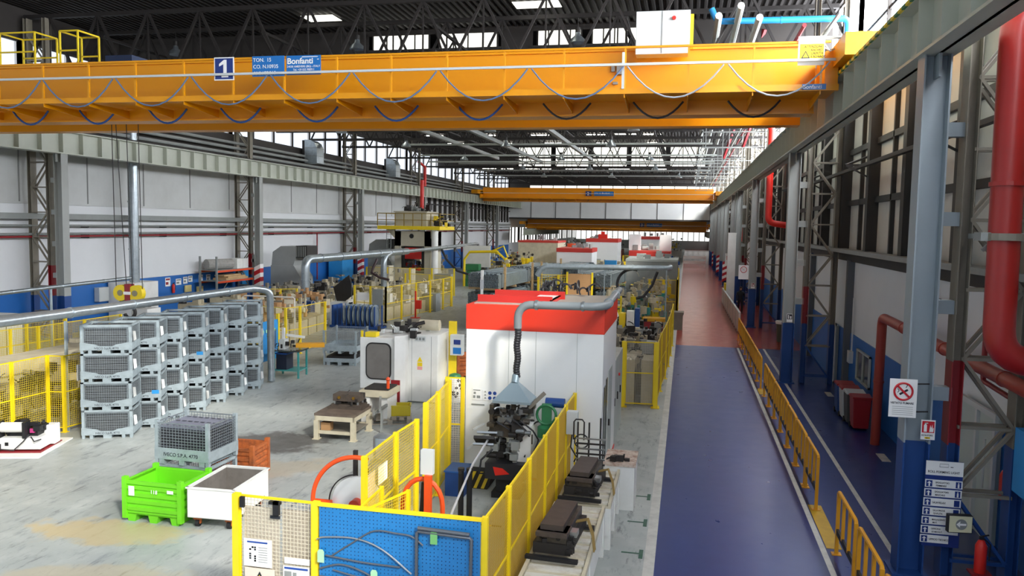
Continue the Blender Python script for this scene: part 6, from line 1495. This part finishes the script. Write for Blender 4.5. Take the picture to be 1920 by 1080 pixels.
# bins along the right wall
def wbin(label, x, y, m, lid, rz=0):
    t = thing('wheelie_bin', label, 'bin', (x,y,0), rz, 'bins along the right wall')
    b = MB(); vs = [(-.2,-.24,.06),(.2,-.24,.06),(.2,.24,.06),(-.2,.24,.06),(-.24,-.29,.9),(.24,-.29,.9),(.24,.29,.9),(-.24,.29,.9)]
    b.add(vs,[(0,3,2,1),(4,5,6,7),(0,1,5,4),(1,2,6,5),(2,3,7,6),(3,0,4,7)]); b.build('bin_body', m, t, bevel=.02)
    b = MB(); b.prism([(-.31,.9),(.31,.9),(.31,.94),(.1,1.0),(-.31,.96)],'x',-.26,.26); b.build('lid', lid, t, bevel=.01)
    for s2 in (-.2,.2):
        b = MB(); b.cyl((s2-.03,.22,.08),(s2+.03,.22,.08),.08); b.build('wheel', BLACK, t)
    b = MB(); b.tube([(-.2,.31,.86),(-.2,.36,.9),(.2,.36,.9),(.2,.31,.86)],.015,6); b.build('handle', BLACK, t)
    return t
wbin('dark red wheelie bin nearest the camera by the right wall', 4.96,24.05, mat('bin_red','9c1f22',.4), mat('bin_red',''))
wbin('dark grey bin with a pale lid behind the red one at the right wall', 4.92,24.72, mat('bin_dark','4a4d4a',.5), PLASTIC)
wbin('white sided bin with red lid, third along the right wall', 4.9,25.36, PLASTIC, mat('bin_red',''))
wbin('navy bin with red lid, last along the right wall', 4.88,26.02, NBLUE, mat('bin_red',''))
t = thing('waste_bin','tall grey waste bin with a white liner beside the aisle columns','bin',(4.85,42.0,0)); b = MB(); b.lathe([(.25,0),(.32,.98)],n=18); b.build('bin_body', mat('bin_green','4d5a4e',.5), t, smooth=True); b = MB(); b.lathe([(.34,.9),(.36,1.02),(.3,1.06),(.29,.95)],n=18); b.build('liner', PAPER, t, smooth=True)
extinguisher('red fire extinguisher on a stand behind the arrow sign',(4.62,13.4,.35)); b = MB(); b.box(-.2,.2,-.2,.2,0,.03); b.box(-.03,.03,.1,.14,0,.36); b.box(-.15,.15,-.12,.12,.32,.35); o = b.build('extinguisher_stand', DRED); o.location = (4.62,13.4,0); tag(o,'dark red stand under the fire extinguisher by the direction board','stand')
extinguisher('red fire extinguisher on the right wall beside the frosted door',(5.4,14.8,1.1))
t = thing('desk_cabinet','pale cabinet with a brown top at the bottom right corner','cabinet',(4.75,10.9,0)); b = MB(); b.box(-.45,.6,-.8,.6,0,.8); b.build('cabinet_body', LGREY, t); b = MB(); b.box(-.5,.65,-.85,.65,.8,.85); b.build('cabinet_top', mat('brown_top','4f3f37',.5), t); b = MB(); b.box(-.47,-.45,-.1,-.06,.45,.6); b.build('handle', BLACK, t)
simple('sky_blue_locker','sky blue locker fixed to the right wall behind the big red pipe','locker',(5.45,13.2,1.6),[(-.35,.1,-.5,.5,0,1.0),(-.355,-.35,-.01,.01,0,1.0)],SKYB)
simple('switch_box','white switch box on the blue right wall by the window','switch box',(5.6,28.8,1.15),[(-.12,0,-.2,.2,0,.4),(-.05,0,-.02,.02,.4,2.2)],PLASTIC)
for i in range(4):
    simple('floor_plate','pale floor plate at the right wall foot, %s from the camera' % ORD[i],'floor plate',(4.95,17.2+3.9*i,0),[(-.1,.1,-.35,.35,0,.012)],F_LINE)
simple('yellow_unit','yellow low unit on a white block behind the white barriers','machine',(3.2,62.8,0),[(-.35,.3,-.6,.6,0,.9),(-.3,.25,-.5,.5,.95,1.5)],YEL)
simple('white_column_cladding','tall white clad box column beside the fourth right column','column',(3.15,60.4,0),[(-.2,.35,-.3,.3,0,5.2),(-.22,.37,-.32,.32,5.2,5.3)],WHITE)
simple('aisle_gate','white striped gate across the far end of the red aisle','gate',(1.2,118,0),[(-1.6,1.6,-.05,.05,.5,.9),(-1.6,1.6,-.05,.05,1.2,1.6),(-1.6,-1.5,-.1,.1,0,1.7),(1.5,1.6,-.1,.1,0,1.7)],PAPER)
# ------------------------------------------------------------------ person walking in the aisle
def limb(name, pts, rad, m, parent, edges=None):
    me = bpy.data.meshes.new(name); me.from_pydata([Vector(p) for p in pts], edges or [(i,i+1) for i in range(len(pts)-1)], [])
    o = bpy.data.objects.new(name, me); COL.objects.link(o); o.parent = parent
    sk = o.modifiers.new('skin','SKIN'); sk.use_smooth_shade = True
    if not me.skin_vertices: me.attributes.new('skin','FLOAT','POINT')
    for i, v in enumerate(me.skin_vertices[0].data): v.radius = (rad[i],rad[i]) if not isinstance(rad[i],tuple) else rad[i]; v.use_root = (i == 0)
    ss = o.modifiers.new('sub','SUBSURF'); ss.levels = 2; ss.render_levels = 2
    me.materials.append(m); return o
t = thing('person','person in dark jacket and trousers walking towards the camera by the aisle columns','person',(3.62,55.0,0),.1)
limb('body', [(0,0,.95),(0,.01,1.15),(0,.02,1.38),(0,.0,1.5),(0,-.02,1.56),
              (.1,0,.9),(.11,-.06,.5),(.11,-.03,.1),(.11,-.17,.04),(-.1,0,.9),(-.1,.08,.5),(-.1,.2,.12),(-.1,.08,.05),
              (.19,.01,1.42),(.25,.03,1.14),(.24,-.06,.9),(-.19,.01,1.42),(-.25,-.02,1.14),(-.24,-.1,.9)],
     [(.16,.12),(.155,.11),(.19,.12),(.08,.08),(.055,.055),.1,.07,.05,.045,.1,.07,.05,.045,.07,.05,.038,.07,.05,.038], CLOTH, t,
     [(0,1),(1,2),(2,3),(3,4),(0,5),(5,6),(6,7),(7,8),(0,9),(9,10),(10,11),(11,12),(2,13),(13,14),(14,15),(2,16),(16,17),(17,18)])
limb('head', [(0,-.02,1.56),(0,-.03,1.64),(0,-.02,1.72)], [.05,(.075,.085),(.07,.08)], SKIN, t)
b = MB(); b.lathe([(.085,1.66),(.09,1.7),(.085,1.75),(.05,1.79),(.01,1.8)],(0,0,0),14); b.build('hair', mat('hair','2a211c',.7), t, smooth=True)
b = MB(); b.cbox((-.03,-.11,1.67),(.02,.01,.01)); b.cbox((.03,-.11,1.67),(.02,.01,.01)); b.build('eye', INK, t); b = MB(); b.cbox((0,-.12,1.64),(.022,.03,.035)); b.build('nose', SKIN, t)
for s2, y in ((.24,-.08),(-.24,-.12)):
    limb('hand', [(s2,y,.87),(s2,y-.01,.81),(s2,y-.02,.75)], [.03,.035,.02], SKIN, t)
# ------------------------------------------------------------------ roof lamps and pipes
def lamp(label, x, y, z):
    t = thing('high_bay_lamp', label, 'lamp', (x,y,z), 0, 'high bay lamps under the roof')
    b = MB(); b.lathe([(.34,0),(.28,.16),(.12,.3),(.1,.42)],n=16); b.build('reflector', GALV, t, smooth=True)
    b = MB(); b.cyl((0,0,.42),(0,0,.62),.11,12); b.cyl((0,0,.62),(0,0,1.05),.015,6); b.build('ballast', DARK, t)
    b = MB(); b.lathe([(.32,.01),(.3,.03)],n=16); b.build('lens', PLASTIC, t); return t
l0 = lamp('x',0,0,0); n = 0
for (x,y) in ((-23.5,34),(-14.5,34),(-4.7,34),(-20,44.6),(-11,44.6),(-3,44.6),(-19,53),(-12,53),(-5,53),(-18,64.2),(-10,64.2),(-3,64.2),(-15.3,75),(-9,75),(-3,75),(-15.3,86.5),(-8,86.5),(-1,86.5)):
    lab = 'dark high bay lamp hanging under the roof, %s by distance' % ORD[n]; z = 13.2 if y < 40 else 10.8
    if n == 0: l0.location = (x,y,z); l0['label'] = lab
    else: dup(l0,(x,y,z),label=lab)
    n += 1
for k,(y,z,x0,x1,m) in enumerate(((56.5,11.3,-20,1.5,LGREY),(62,11.0,-21,2,LGREY),(67,10.9,-22,2,LGREY),(73,11.2,-21,2,MGREY),(79,11.0,-21,2,MGREY),(84,10.8,-22,2,MGREY))):
    b = MB(); b.tube([(x0,y,z),(x1,y,z)],.07,8); tag(b.build('roof_pipe', m, smooth=True),'pale pipe crossing under the far roof, %s from the camera' % ORD[k],'pipe')
for k,(x,z,m) in enumerate(((.8,12.6,LGREY),(1.5,12.9,LGREY),(2.1,12.5,LGREY),(2.9,11.6,LGREY),(3.5,12.2,DRED),(4.6,12.6,LGREY))):
    b = MB(); b.tube([(x,28,z),(x,125,z-.4)],.12 if k < 3 else .07,8); tag(b.build('roof_pipe', m, smooth=True),'pipe running lengthwise under the roof at right, %s from the left' % ORD[k],'pipe')
for k,(x,z) in enumerate(((-17,11.6),(-8.5,11.5),(-13,11.3))):
    b = MB(); b.box(x-.12,x+.12,46,72,z-.12,z+.12); tag(b.build('roof_duct', MGREY),'grey square duct running lengthwise under the roof, %s from the left' % ORD[(0,2,1)[k]],'duct')
for k,(x,y) in enumerate(((1.9,38.5),(2.9,39.0),(3.2,52),(2.4,60))):
    b = MB(); b.bar((x,y,10.6),(x+1.1,y-1.5,14.2),.14); tag(b.build('roof_brace', DRED),'dark red slanting brace under the roof at right, %s from the camera' % ORD[k],'brace')
for k in range(7):
    y = 48+k*9; t = thing('pipe_gantry','grey pipe gantry under the roof by the right windows, %s from the camera' % ORD[k],'pipe gantry',(3.0,y,10.2)); b = MB()
    for z in (0,.9,1.9): b.bar((-2.2,0,z),(1.9,0,z),.06)
    for x in (-2.1,-.8,.5,1.8): b.bar((x,0,-.1),(x,0,2.8),.05)
    b.build('gantry_frame', MGREY, t)
